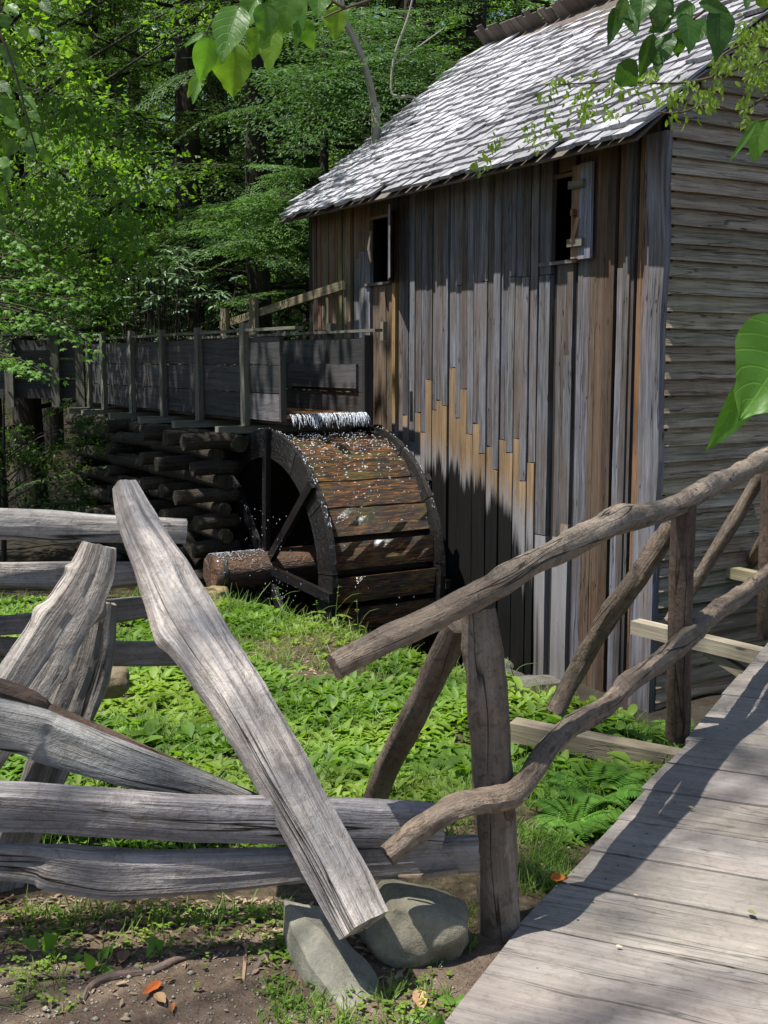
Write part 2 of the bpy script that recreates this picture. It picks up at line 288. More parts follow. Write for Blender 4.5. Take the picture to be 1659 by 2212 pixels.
# ------------------------------------------------------------------ mesh helpers
WL = {}
def setp(o, label=None, cat=None, group=None, kind=None):
    if label: o['label'] = label
    if cat: o['category'] = cat
    if group: o['group'] = group
    if kind: o['kind'] = kind
    return o
def empty(name, loc, label, cat, group=None):
    o = bpy.data.objects.new(name, None); o.empty_display_size = .1; sc.collection.objects.link(o)
    o.location = loc; WL[o] = Vector(loc); return setp(o, label, cat, group)
def linkat(name, me, loc, parent=None, color=None):
    o = bpy.data.objects.new(name, me); sc.collection.objects.link(o); WL[o] = Vector(loc)
    if parent: o.parent = parent; o.location = Vector(loc)-WL[parent]
    else: o.location = loc
    if color: o.color = (*color, 1)
    return o
class MB:
    def __init__(s): s.v = []; s.f = []; s.uv = []; s.mi = []; s.sm = []
    def face(s, ids, uvs, mi=0, sm=False): s.f.append(ids); s.uv.append(uvs); s.mi.append(mi); s.sm.append(sm)
    def slab(s, P, U, V, W, L, wd, th, seg=4, jw=0., jt=0., v0=0., ends=(0, 0)):
        """a board: P corner, U along the grain, V across, W out (thickness). ends: slants of the two end cuts"""
        P = Vector(P); U = Vector(U).normalized(); V = Vector(V).normalized(); W = Vector(W).normalized(); b = len(s.v)
        ph = random.random()*50
        for i in range(seg+1):
            a = i/seg; ja = jw*mnoise.noise(Vector((ph, a*L*1.7, 0))); jb = jw*mnoise.noise(Vector((ph+9, a*L*1.7, 0)))
            jz = jt*mnoise.noise(Vector((ph+20, a*L*.9, 0)))
            e = ends[0] if i == 0 else ends[1] if i == seg else 0
            for (x, z) in ((ja, 0), (wd+jb, 0), (wd+jb, th), (ja, th)):
                s.v.append(P+U*(a*L+e*(x/wd-.5))+V*x+W*(z+jz*(1 if z else .3)))
        pr = [0, wd, wd+th, 2*wd+th, 2*wd+2*th]
        for i in range(seg):
            for k in range(4):
                k2 = (k+1) % 4; a = b+i*4
                va, vb = v0+L*i/seg, v0+L*(i+1)/seg
                s.face((a+k, a+k2, a+4+k2, a+4+k), ((pr[k], va), (pr[k+1], va), (pr[k+1], vb), (pr[k], vb)))
        for base, fl in ((b, 1), (b+seg*4, 0)):
            ids = [base, base+1, base+2, base+3]; u = [(0, 0), (wd, 0), (wd, th), (0, th)]
            if fl: ids.reverse(); u.reverse()
            s.face(tuple(ids), u)
    def sweep(s, pts, rad, sides=12, prof=None, amp=.06, nz=4., flat=1., up=None, n=None, knots=(), twist=0., capj=.12, mi_cap=0, slant=None, sm=True, groove=0., fb=1.):
        """a log or rail: pts path, rad radii (numbers or (a,b)), prof radius factor per side"""
        m = len(pts); n = n or max(6, m*5); P = []; RR = []
        for i in range(n+1):
            x = i/n*(m-1); k = min(int(x), m-2); f = x-k
            p0, p1, p2, p3 = (Vector(pts[max(k-1, 0)]), Vector(pts[k]), Vector(pts[k+1]), Vector(pts[min(k+2, m-1)]))
            P.append(.5*((2*p1)+(p2-p0)*f+(2*p0-5*p1+4*p2-p3)*f*f+(3*p1-p0-3*p2+p3)*f**3))
            r = rad[k]*(1-f)+rad[k+1]*f if isinstance(rad, (list, tuple)) else rad
            RR.append(r)
        b = len(s.v); ph = random.random()*90; vv = 0; V = []; T0 = (P[-1]-P[0]).normalized()
        ref = Vector(up) if up else (ZV if abs(T0.z) < .75 else Vector((.3, -1, 0)).normalized())
        for i in range(n+1):
            T = (P[min(i+1, n)]-P[max(i-1, 0)]).normalized()
            A = T.cross(ref).normalized(); B = A.cross(T).normalized()
            if i: vv += (P[i]-P[i-1]).length
            V.append(vv)
            for j in range(sides):
                an = 2*math.pi*j/sides+twist*i/n
                r = RR[i]*(prof[j] if prof else 1)
                d = A*math.cos(an)*flat+B*math.sin(an)*fb
                q = P[i]+d*r
                k1 = mnoise.noise(Vector((d.x*1.5+ph, d.y*1.5+ph*2, vv*nz*.6)))*amp*1.5+mnoise.noise(Vector((d.x*4+ph, d.z*4, vv*nz*1.8)))*amp*.7+mnoise.noise(Vector((d.x*7+ph, d.z*7+d.y*7, vv*nz*3.6)))*amp*.35
                if groove: k1 += groove*(mnoise.noise(Vector((j*1.93+ph, vv*1.1, 3.1)))*1.2+mnoise.noise(Vector((j*3.1+ph, vv*5., 7.7)))*.5)
                for (kp, ka, kh) in knots:
                    dd = ((i/n-kp)/.035)**2+((math.atan2(math.sin(an-ka), math.cos(an-ka)))/.6)**2
                    k1 += kh*math.exp(-dd)
                off = 0
                if slant and i == 0: off = slant[0]*math.cos(an)
                if slant and i == n: off = slant[1]*math.cos(an)
                if i in (0, n): off += mnoise.noise(Vector((d.x*3+ph, d.y*3, d.z*3)))*RR[i]*capj
                s.v.append(q+d*RR[i]*k1+T*off)
        rc = RR[n//2]*2*math.pi
        for i in range(n):
            for j in range(sides):
                j2 = (j+1) % sides; a = b+i*sides
                s.face((a+j, a+sides+j, a+sides+j2, a+j2), ((j/sides*rc, V[i]), (j/sides*rc, V[i+1]), ((j+1)/sides*rc, V[i+1]), ((j+1)/sides*rc, V[i])), 0, sm)
        for base, rv, PP, r in ((b, 0, P[0], RR[0]), (b+n*sides, 1, P[n], RR[n])):
            c = len(s.v); s.v.append(sum((s.v[base+j] for j in range(sides)), Vector())/sides)
            for j in range(sides):
                j2 = (j+1) % sides; ids = (base+j, base+j2, c) if not rv else (base+j2, base+j, c)
                an = 2*math.pi*j/sides; u = [(r*math.cos(an), r*math.sin(an)*.05), (r*math.cos(an+.5), r*math.sin(an+.5)*.05), (0, 0)]
                s.face(ids, u, mi_cap, False)
    def mesh(s, name, mats, org=Vector(), sharp=None):
        me = bpy.data.meshes.new(name); me.from_pydata([tuple(v-org) for v in s.v], [], s.f)
        uvl = me.uv_layers.new(name='UVMap'); flat = [c for f in s.uv for p in f for c in p]
        uvl.data.foreach_set('uv', flat)
        for m in mats: me.materials.append(MAT[m])
        if len(mats) > 1: me.polygons.foreach_set('material_index', s.mi)
        me.polygons.foreach_set('use_smooth', s.sm); me.update()
        if sharp: me.set_sharp_from_angle(angle=R(sharp))
        return me
    def build(s, name, mats, parent=None, color=None, sharp=None, org=None):
        if isinstance(mats, str): mats = [mats]
        if org is None:
            org = sum(s.v, Vector())/len(s.v)
            if parent is None: org.z = min(v.z for v in s.v)
        return linkat(name, s.mesh(name, mats, org, sharp), org, parent, color)
def board(name, mat, parent, P, U, V, W, L, wd, th, color=None, **k):
    m = MB(); m.slab(P, U, V, W, L, wd, th, **k); return m.build(name, mat, parent, color)
def bar(name, mat, parent, A, B, wd, th, side=None, color=None, seg=3, **k):
    """straight squared timber from A to B"""
    A = Vector(A); B = Vector(B); U = (B-A).normalized(); side = Vector(side) if side else (U.cross(ZV).normalized() if abs(U.z) < .95 else Vector((1, 0, 0)))
    V = (side-U*side.dot(U)).normalized(); W = U.cross(V)
    m = MB(); m.slab(A-V*wd/2-W*th/2, U, V, W, (B-A).length, wd, th, seg=seg, **k); return m.build(name, mat, parent, color)
def npmesh(name, V, Q, mat, uv=None, smooth=True):
    """V (n,3), Q (m,k) faces of k corners, uv (n,2) per vertex"""
    me = bpy.data.meshes.new(name); me.vertices.add(len(V)); me.vertices.foreach_set('co', np.ascontiguousarray(V, dtype=np.float32).ravel())
    m, k = Q.shape; me.loops.add(m*k); me.loops.foreach_set('vertex_index', np.ascontiguousarray(Q, dtype=np.int32).ravel())
    me.polygons.add(m); me.polygons.foreach_set('loop_start', np.arange(0, m*k, k, dtype=np.int32))
    me.polygons.foreach_set('use_smooth', np.full(m, smooth))
    if uv is not None:
        l = me.uv_layers.new(name='UVMap'); l.data.foreach_set('uv', uv[Q.ravel()].astype(np.float32).ravel())
    me.materials.append(MAT[mat]); me.update(calc_edges=True); me.validate(); return me
def unit(a): return a/np.maximum(np.linalg.norm(a, axis=-1, keepdims=True), 1e-9)
def kites(base, d, nrm, L, W, fold=.25, mid=.45):
    """small leaves of two triangles each, folded along the middle"""
    d = unit(d); s = unit(np.cross(d, nrm)); n = np.cross(s, d); L = L[:, None]; W = W[:, None]
    a = base; b = base+d*L; c = base+d*L*mid+s*W/2-n*W*fold; e = base+d*L*mid-s*W/2-n*W*fold
    V = np.stack([a, c, b, e], 1).reshape(-1, 3); i = np.arange(len(base))[:, None]*4
    return V, np.concatenate([i+np.array([[0, 1, 2]]), i+np.array([[0, 2, 3]])], 0)
PROF = {'oval': (.12, .72, 1., .78, .3), 'blade': (.8, 1., .85, .55, .2), 'round': (.3, .95, 1., .8, .35), 'lance': (.1, .6, 1., .7, .25)}
def leaves(base, d, nrm, L, W, droop, prof='oval', fold=.18, K=4):
    """arched leaves: 3 vertices across, K stations along"""
    d = unit(d); s = unit(np.cross(d, nrm)); n = np.cross(s, d); N = len(base); st = []; uv = []
    pw = np.interp(np.linspace(0, 1, K), np.linspace(0, 1, 5), PROF[prof])
    for k in range(K):
        a = k/(K-1); c = base+d*(L*a)[:, None]*(1-.15*a*np.abs(droop))[:, None]-n*(L*droop*a*a)[:, None]
        w = (W*pw[k]/2)[:, None]
        st += [c+s*w+n*w*fold*2, c, c-s*w+n*w*fold*2]; uv += [(-1, a), (0, a), (1, a)]
    V = np.stack(st, 1).reshape(-1, 3); UV = np.tile(np.array(uv), (N, 1)); q = []
    for k in range(K-1):
        for j in range(2): q.append([3*k+j, 3*k+j+1, 3*k+4+j, 3*k+3+j])
    Q = (np.arange(N)[:, None, None]*3*K+np.array(q)[None]).reshape(-1, 4); return V, Q, UV
def rock(name, c, size, mat, label, cat='rock', group=None, seed=0, rot=0., parent=None, lump=.22, sub=4, flat=0., color=None, tilt=(0, 0)):
    import bmesh
    bm = bmesh.new(); bmesh.ops.create_icosphere(bm, subdivisions=sub, radius=1)
    M = Matrix.Rotation(rot, 4, 'Z') @ Matrix.Rotation(tilt[0], 4, 'X') @ Matrix.Rotation(tilt[1], 4, 'Y')
    for v in bm.verts:
        p = v.co.copy(); k = 1+lump*mnoise.noise(p*1.1+Vector((seed*7.3, 0, 0)))+lump*.35*mnoise.noise(p*3+Vector((0, seed*3.1, 0)))
        if flat:
            m = max(abs(p.x), abs(p.y), abs(p.z)); p = p.lerp(p/m, flat)*1.0
        v.co = M @ Vector((p.x*k*size[0], p.y*k*size[1], p.z*k*size[2]))
    me = bpy.data.meshes.new(name); bm.to_mesh(me); bm.free(); me.materials.append(MAT[mat])
    me.polygons.foreach_set('use_smooth', [True]*len(me.polygons))
    if flat: me.set_sharp_from_angle(angle=R(38))
    o = linkat(name, me, c, parent, color)
    if label: setp(o, label, cat, group)
    return o
# ================================================================== GROUND
gx = np.unique(np.round(np.concatenate([np.arange(-60, -8, 2.), np.arange(-8, -3.5, .35), np.arange(-3.5, 4, .075), np.arange(4, 9, .4), np.arange(9, 61, 2.)]), 3))
gy = np.unique(np.round(np.concatenate([np.arange(-30, 0, 2.5), np.arange(0, 1.8, .3), np.arange(1.8, 4.4, .03), np.arange(4.4, 13, .09), np.arange(13, 26, .5), np.arange(26, 110, 4.)]), 3))
V = np.array([(x, y, ground_z(x, y)) for y in gy for x in gx]); nx = len(gx)
ii = (np.arange(len(gy)-1)[:, None]*nx+np.arange(nx-1)[None]).ravel()
g = linkat('ground', npmesh('ground', V, np.stack([ii, ii+1, ii+nx+1, ii+nx], 1), 'forest_soil'), (0, 0, 0)); setp(g, kind='structure')
g['label'] = 'brown bare dirt path rising into leafy creek bank'
m = MB(); a = [MP(-3, -.1, -1.32), MP(6.5, -.1, -1.32), MP(6.5, 2.1, -1.32), MP(-3, 2.1, -1.32)]
m.v = a; m.face((0, 1, 2, 3), ((0, 0), (9, 0), (9, 2), (0, 2))); o = m.build('stream_water', 'stream_water'); setp(o, 'dark still creek water below the wheel and wall', kind='structure')
# ================================================================== MILL
mill = empty('mill_building', MP(0, 0, -1.1), 'weathered grey board mill with wood shingle roof beside the water wheel', 'building')
SL = .8; RE = -2.52; EZ = 3.17
def roof_z(e, t=0.): return EZ+(.35-e)*SL-.10*math.sin(math.pi*min(1, max(0, t/5.75)))*(1-(e-RE)/(.35-RE))
def px_t(px, py=900): return onwall(px, py)[0]
wall = MB()   # backing sheathing with the two openings left open
W2 = (px_t(1243, 562)-.02, px_t(1175, 562), 2.41, 3.10); W1 = (3.86, 4.30, 2.405, 3.08)
ts = [0, W2[0], W2[1], W1[0], W1[1], 5.72]; zs = [-1.8, 2.405, 3.09, 3.45]
for i in range(5):
    for k in range(3):
        if (i in (1, 3)) and k == 1: continue
        wall.slab(MP(ts[i], -.08, zs[k]), ZV, DV, NV, zs[k+1]-zs[k], ts[i+1]-ts[i], .05, seg=1)
side = wall.build('side_wall', 'dark_interior', mill)
sh = MB()
for (A, U, V_, L, wd) in ((MP(5.68, -.1, -1.8), ZV, -NV, 5.2, 4.8), (MP(.05, -.12, -1.8), ZV, -NV, 5.2, 4.8), (MP(0, -4.95, -1.8), ZV, DV, 5.2, 5.7)):
    pass
def gable(mb, t, W):
    b = len(mb.v)
    for e, z in ((-.12, -1.8), (-4.93, -1.8), (-4.93, 3.4), (RE, roof_z(RE)-.06), (-.12, roof_z(-.12)-.06)): mb.v.append(MP(t, e, z)); 
    for e, z in ((-.12, -1.8), (-4.93, -1.8), (-4.93, 3.4), (RE, roof_z(RE)-.06), (-.12, roof_z(-.12)-.06)): mb.v.append(MP(t+W, e, z))
    mb.face((b, b+1, b+2, b+3, b+4), [(0, 0)]*5); mb.face((b+9, b+8, b+7, b+6, b+5), [(0, 0)]*5)
    for k in range(5): mb.face((b+k, b+(k+1) % 5, b+5+(k+1) % 5, b+5+k), [(0, 0)]*4)
g1 = MB(); gable(g1, .03, .05); gw = g1.build('gable_wall', 'dark_interior', mill)
g2 = MB(); gable(g2, 5.62, .05); g2.build('far_gable_wall', 'dark_interior', mill)
g3 = MB(); g3.slab(MP(.1, -4.98, -1.8), ZV, DV, -NV, 5.2, 5.5, .05, seg=1); g3.build('rear_wall', 'brown_board_wood', mill)
g4 = MB(); g4.slab(MP(.1, -4.9, .9), NV, DV, ZV, 4.75, 5.5, .06, seg=1); g4.build('floor_deck', 'dark_interior', mill)
# --- vertical boards: (left px, right px, kind, joint py or None, upper joint py or None)
G, N_, B_ = 'old_board_wood', 'new_board_wood', 'brown_board_wood'
cols = [(662, 679, B_, 0, 0), (679, 684, G, 0, 0), (684, 698, B_, 0, 0), (698, 716, B_, 0, 0), (716, 729, B_, 0, 0), (729, 744, B_, 0, 0), (744, 752, B_, 0, 0), (752, 768, 'GB', 560, 0),
        (768, 780, 'GB', 545, 0), (780, 791, 'GB', 545, 0), (846, 853, 'Y', 0, 0), (853, 863, G, 0, 0), (863, 874, G, 896, 0), (874, 886, G, 952, 0), (886, 898, G, 891, 0), (898, 910, G, 933, 0),
        (910, 923, G, 820, 0), (923, 934, G, 885, 0), (934, 946, G, 864, 0), (946, 957, G, 876, 0), (957, 971, G, 794, 0), (971, 985, G, 902, 618), (985, 999, G, 840, 0),
        (999, 1012, G, 937, 0), (1012, 1026, G, 914, 0), (1026, 1040, G, 978, 610), (1040, 1053, G, 963, 0), (1053, 1067, G, 1013, 0), (1067, 1082, G, 949, 0), (1082, 1097, G, 976, 600),
        (1097, 1112, G, 946, 600), (1112, 1127, G, 1037, 600), (1127, 1142, G, 998, 0), (1142, 1165, G, 1151, 597), (1165, 1173, G, 1130, 0), (1173, 1200, 'GW', 1155, 0), (1200, 1217, 'GW', 1129, 0),
        (1217, 1243, 'PW', 0, 0), (1243, 1262, B_, 0, 0), (1262, 1284, 'D', 0, 0), (1284, 1303, 'D', 0, 0), (1303, 1311, G, 0, 0), (1311, 1328, 'P', 0, 580), (1328, 1342, G, 0, 0),
        (1342, 1352, G, 0, 0), (1352, 1370, 'O', 0, 0), (1370, 1388, 'D', 0, 0)]
def col_tint(k):
    r = random.uniform(.5, 1.15)
    if k == 'P': return (1.1, 1.14, 1.22)
    if k == 'D': return (.8*r, .75*r, .72*r)
    if random.random() < .22: return (r*1.0, r*.91, r*.82)
    b = random.uniform(.96, 1.07); return (r*.98, r*.99, r*b)
def vb(ta, tb, z0, z1, mat, tint, prd, jw=.004, ends=(0, 0)):
    if z1-z0 < .02: return
    board('board', mat, side, MP(tb, -.028, z0), ZV, -DV, NV, z1-z0, ta-tb, .028+prd, tint, seg=6, jw=jw, jt=.006, ends=ends)
for i, (x0, x1, k, j, uj) in enumerate(cols):
    ta, tb = px_t(x0), px_t(x1)-.0
    prd = random.choice([.0, .006, .014, .02]); xm = (x0+x1)/2; ztop = 3.40
    ta -= .002; tb += .002
    open_ = None
    if ta > W2[0] and tb < W2[1] and xm < 1262: open_ = 2.405
    if k == 'PW' or (k == 'GW'): open_ = 2.405
    zb = -1.05+random.uniform(-.05, .03) if x0 > 1190 else -1.55
    base = {'GB': G, 'Y': N_, 'GW': G, 'P': G, 'PW': G, 'D': B_, 'O': B_}.get(k, k)
    if k == 'Y': vb(ta, tb, -1.5, 2.38, N_, (1.05, .95, .75), .035, .002); vb(ta, tb, 2.385, ztop, B_, (.7, .7, .7), .01); continue
    if k == 'GB':
        zj = onwall(xm, j)[1]; vb(ta, tb, zb, zj, G, (1.15, 1.15, 1.18), prd); vb(ta, tb, zj+.004, ztop, B_, (1.2, 1.1, .95), prd); continue
    zt = open_ if open_ else ztop
    tint = col_tint(k)
    if base == B_ and xm < 800: tint = tuple(c*random.uniform(1.0, 1.5) for c in (1.05, 1., .95))
    if k == 'O': tint = (1.3, 1.0, .75)
    if j and k in (G, 'GW'):
        zj = onwall(xm, j)[1]; rr_ = random.uniform(.8, 1.15)
        vb(ta, tb, zb, zj-.004, N_, tuple(rr_*c for c in (1, .97, .95)), prd+.003, ends=(0, random.uniform(-.01, .01)))
        zb = zj+.004
    if uj:
        zu = onwall(xm, uj)[1]; vb(ta, tb, zb, zu-.004, base, tint, prd+.004)
        t2 = col_tint(k) if k != 'P' else (.8, .72, .62); vb(ta, tb, zu+.003, ztop, B_ if xm > 1270 else base, tuple(c*1.1 for c in t2), prd)
    else: vb(ta, tb, zb, zt, base, tint, prd, ends=(random.uniform(-.02, .02), 0))
    if open_: vb(ta, tb, 3.11, ztop, B_, (.7, .68, .66), prd)
for x0, x1 in ((792, 806), (806, 820), (820, 835), (835, 846)):   # under and over the small window
    ta, tb = px_t(x0)-.002, px_t(x1)+.002
    vb(ta, tb, -1.5, 2.375, B_ if x0 < 830 else G, tuple(random.uniform(.8, 1.2)*c for c in (.95, 1, .9)), .0)
    vb(ta, tb, 3.085, 3.40, B_, (.7, .7, .7), .0)
vb(px_t(1143), px_t(1173), 0, .01, G, (1, 1, 1), 0)
for x0, x1 in ((1173, 1190),): pass
# corner board with a wavy live edge, and its newer lower piece
cb = board('corner_board', G, side, MP(px_t(1419)-.055, -.02, .46), ZV, DV, NV, 2.78, px_t(1388)-px_t(1419)+.055, .062, (1.12, 1.1, 1.12), seg=14, jw=.03, jt=.004)
board('corner_board', G, side, MP(px_t(1419)-.06, -.02, -1.2), ZV, DV, NV, 1.655, px_t(1385)-px_t(1419)+.06, .070, (1.2, 1.22, 1.28), seg=4, jw=.004)
# --- clapboards on the gable (each a part; some courses in two lengths)
ex = .1235; z = -1.62; k = 0
while z < 5.2:
    emax = -.014
    if z > 3.25: emax = min(-.014, RE+ (roof_z(RE)-.12-z)/SL)
    emin = -3.6 if z < 3.5 else max(-3.6, RE-(roof_z(RE)-.12-z)/SL)
    if emax-emin > .3:
        cuts = [emax, emin] if k % 4 else [emax, -random.uniform(.9, 2.4), emin]
        for a_, b_ in zip(cuts, cuts[1:]):
            if a_-b_ < .05: continue
            r = random.uniform(.72, 1.12); gr = random.uniform(.94, 1.08)
            mb = MB(); L = a_-b_-.004; seg = 10; ph = random.random()*99; bb = len(mb.v)
            zz = z+random.uniform(-.006, .006); hh = ex+.035
            for i in range(seg+1):
                f = i/seg; e = a_-f*L; j = .007*mnoise.noise(Vector((ph, e*2.1, 0)))+.004*mnoise.noise(Vector((ph, e*9, 0)))
                lift = .004*mnoise.noise(Vector((ph+5, e*1.5, 0)))
                for (o_, h_) in ((.046, 0), (.068+lift, 0), (.014, hh), (.002, hh)):
                    mb.v.append(MP(-o_+.03, e, zz+h_+(j if h_ == 0 else 0)))
            for i in range(seg):
                for q_ in range(4):
                    q2 = (q_+1) % 4; s_ = bb+i*4; uu = [0, .03, .03+hh, .045+hh, .06+2*hh]
                    mb.face((s_+q_, s_+4+q_, s_+4+q2, s_+q2), ((uu[q_], L*i/seg), (uu[q_], L*(i+1)/seg), (uu[q_+1], L*(i+1)/seg), (uu[q_+1], L*i/seg)))
            mb.face((bb, bb+1, bb+2, bb+3), [(0, 0)]*4); mb.face((bb+seg*4+3, bb+seg*4+2, bb+seg*4+1, bb+seg*4), [(0, 0)]*4)
            mb.build('clapboard', 'clapboard_wood', gw, (r*gr, r, r*random.uniform(.92, 1.05)))
    z += ex; k += 1
# --- windows
def frame(t0, t1, z0, z1, sill_px):
    f = MB()
    f.slab(MP(t0-.0, -.028, z0), ZV, DV, NV, z1-z0, .03, .036, seg=2); f.slab(MP(t1-.03, -.028, z0), ZV, DV, NV, z1-z0, .03, .036, seg=2, jw=.012)
    f.slab(MP(t0+.03, -.028, z1-.03), DV, ZV, NV, t1-t0-.06, .03, .036, seg=2)
    o = f.build('window_frame', 'brown_board_wood', mill, (1.15, .95, .78))
    s_ = MB(); s_.slab(MP(t0-.03, -.025, z0-.028), DV, ZV, NV, t1-t0+.06, .028, .06, seg=3, jw=.004); s_.build('sill', 'old_board_wood', o, (.9, .85, .78))
frame(*W2, 0); frame(*W1, 0)
# large window's shutter swung open against the wall: two boards, two battens, a wooden turn-button and a prop stick
t0, t1 = px_t(1287, 552)+.0, W2[0]+.015
shu = board('shutter', G, mill, MP(t0, .035, 2.40), ZV, DV, NV, .735, (t1-t0)*.62, .024, (1.35, 1.42, 1.6), seg=4, jw=.004)
shu2 = MB(); shu2.slab(MP(t0+(t1-t0)*.625, .035, 2.41), ZV, DV, NV, .72, (t1-t0)*.375, .022, seg=4, jw=.004); shu2.build('shutter_board', B_, shu, (1.6, 1.45, 1.3))
for zz in (2.50, 2.95):
    b_ = MB(); b_.slab(MP(t0+.07, .060, zz), DV, ZV, NV, t1-t0-.06, .062, .03, seg=2, jw=.004); b_.build('batten', 'flume_post_wood', shu, (.9, .9, .85))
b_ = MB(); b_.slab(MP(t0+.17, .062, 2.74), ZV, DV, NV, .05, .035, .035, seg=1); b_.slab(MP(t0+.18, .062, 2.57), ZV, DV, NV, .17, .02, .012, seg=1); b_.build('turn_button', 'brown_board_wood', shu, (1.4, .9, .7))
bar('prop_stick', 'new_board_wood', shu, MP(t1-.06, .10, 2.53), MP(t1-.10, .075, 2.72), .028, .012, color=(1.3, 1.25, 1.15))
# small window's shutter seen edge-on, standing out from the wall, with a rounded bracket
OV = Vector((.02, -1, 0)).normalized(); s2 = board('shutter', G, mill, MP(W1[0]-.02, .03, 2.41), ZV, OV, DV, .70, .42, .026, (1.3, 1.32, 1.4), seg=4, jw=.006)
br = MB(); br.sweep([MP(W1[0]+.05, .20, 2.90), MP(W1[0]+.075, .20, 2.72), MP(W1[0]+.05, .20, 2.58)], [.012, .045, .012], 8, flat=.5); br.build('shutter_bracket', 'rail_wood', s2, (.6, .52, .45))
inn = board('inner_post', B_, mill, MP(4.12, -.5, 2.2), ZV, DV, NV, 1.2, .16, .05, (.55, .4, .33))
# --- roof: deck, shingles near side, ridge comb
rd = MB()
for sgn in (1,):
    U = (MP(0, RE, roof_z(RE))-MP(0, .33, roof_z(.33))).normalized(); Wn = U.cross(DV); Wn = Wn if Wn.z > 0 else -Wn
    rd.slab(MP(-.03, .33, roof_z(.33)-.05), U, DV, Wn, 3.66, 5.76, .02, seg=1)
    U2 = (MP(0, -5.3, roof_z(RE)-2.78*SL)-MP(0, RE, roof_z(RE))).normalized(); W2n = U2.cross(DV); W2n = W2n if W2n.z > 0 else -W2n
    rd.slab(MP(-.03, RE, roof_z(RE)-.06), U2, DV, W2n, 3.6, 5.76, .05, seg=1)
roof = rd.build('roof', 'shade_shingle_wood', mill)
rf = MB()
for i in range(9): rf.slab(MP(.25+i*.66, .02, roof_z(.02)-.15), U, DV, Wn, 3.4, .06, .085, seg=1)
rf.build('rafters', 'brown_board_wood', mill); 
shm = []
for v in range(10):
    s_ = MB(); wd = random.uniform(.10, .19); s_.slab((-wd/2, 0, 0), (0, 1, 0), (1, 0, 0), (0, 0, 1), .40, wd, .032, seg=3, jw=.022, jt=.02)
    for q_ in range(len(s_.v)):
        vv = s_.v[q_]; vv.z *= (1-vv.y*1.6) if vv.z > 0 else 1
    shm.append((wd, s_.mesh('shingle', ['shingle_wood'])))
stuffm = MB(); Ulen = 3.62; rows = int(Ulen/.158); near = []
for r_ in range(rows):
    s0 = r_*.158-.03; t = -.05+random.uniform(-.02, .02)
    while t < 5.72:
        wd, me = random.choice(shm); tt = t+wd/2; e = .35-(s0)/math.sqrt(1+SL*SL); sj = s0+random.uniform(-.032, .032)
        e = .35-sj/math.sqrt(1+SL*SL)
        P = MP(tt, e, roof_z(e, tt)+.012+random.uniform(0, .006))
        lift = R(4.2+random.uniform(-1.6, 3.4)+(random.random() < .10)*5)
        q_ = Matrix.Rotation(-lift, 4, 'X')
        M_ = Matrix((( -DV.x, U.x, Wn.x, 0), (-DV.y, U.y, Wn.y, 0), (-DV.z, U.z, Wn.z, 0), (0, 0, 0, 1)))
        M_ = Matrix.Translation(P) @ M_ @ Matrix.Translation((0, 0, .018)) @ q_ @ Matrix.Rotation(R(random.uniform(-2.5, 2.5)), 4, 'Z')
        if random.random() > .03: near.append(((P-cam.location).length, M_, me, wd))
        t += wd+random.uniform(.003, .018)
near.sort(key=lambda a: a[0]); nst = 0; acc_v = []; acc_f = []; acc_uv = []
def in_view(P):
    d = P-Vector((0, 0, EYE)); fw = d.y*_c-d.z*_s; up_ = d.y*_s+d.z*_c
    return fw > .1 and abs(F*d.x/fw) < 850 and abs(F*up_/fw) < 1130
for dist, M_, me, wd in near:
    if nst < 300 and in_view(M_.translation):
        o = bpy.data.objects.new('shingle', me); sc.collection.objects.link(o); o.parent = roof; o.matrix_parent_inverse = Matrix()
        L_ = M_.copy(); L_.translation = M_.translation-WL[roof]; o.matrix_basis = L_
        r = random.uniform(.6, 1.1); o.color = (r, r, r, 1); nst += 1
    else:
        b = len(acc_v); acc_v += [M_ @ v.co for v in me.vertices]
        for p in me.polygons:
            acc_f.append(tuple(b+v for v in p.vertices)); acc_uv.append([tuple(me.uv_layers[0].data[l].uv) for l in p.loop_indices])
st = MB(); st.v = acc_v; st.f = acc_f; st.uv = acc_uv; st.mi = [0]*len(acc_f); st.sm = [False]*len(acc_f)
o = st.build('far_shingles', 'shingle_wood', roof); o['kind'] = 'stuff'
# ridge comb: far-side shingles standing up past the ridge
rz = lambda t: roof_z(RE, t)
Uf = (NV*.78+ZV*.62).normalized(); Wf = Uf.cross(DV); Wf = Wf if Wf.z > 0 else -Wf; t = -.05
cmb = 0
while t < 5.75:
    wd = random.uniform(.085, .14); L = random.uniform(.52, .60)
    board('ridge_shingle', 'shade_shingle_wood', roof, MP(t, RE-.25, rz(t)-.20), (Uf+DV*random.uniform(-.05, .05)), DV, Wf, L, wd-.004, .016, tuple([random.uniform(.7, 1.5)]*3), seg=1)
    t += wd
# ================================================================== FLUME
fl = empty('flume', MP(5, 1.42, 1.0), 'dark plank flume with upright posts pouring water onto the wheel', 'flume')
FN, FF, FT0, FT1 = 1.40, .47, 3.52, 9.55; zb, zt = 1.06, 1.83
hs = [(1.03, 1.29), (1.295, 1.56), (1.565, 1.83)]
for e_, col_ in ((FN, 1.), (FF, 1.)):
    for (a_, b_) in hs:
        t = FT0 if e_ == FN else FT0+.03
        cuts = [t, 4.28, 5.5, 6.6, 7.7, 8.9, FT1] if e_ == FN else [t, 4.45, 6.6, FT1]
        for p, q_ in zip(cuts, cuts[1:]):
            r = random.uniform(.7, 1.3)
            if p == t and a_ < 1.1 and e_ == FN: r = 3.0
            board('plank', 'flume_wood', fl, MP(p+.002, e_-.02, a_+.003), DV, ZV, NV, q_-p-.006, b_-a_-.006, .04, (r, r*random.uniform(.95, 1.03), r), seg=3, jw=.004)
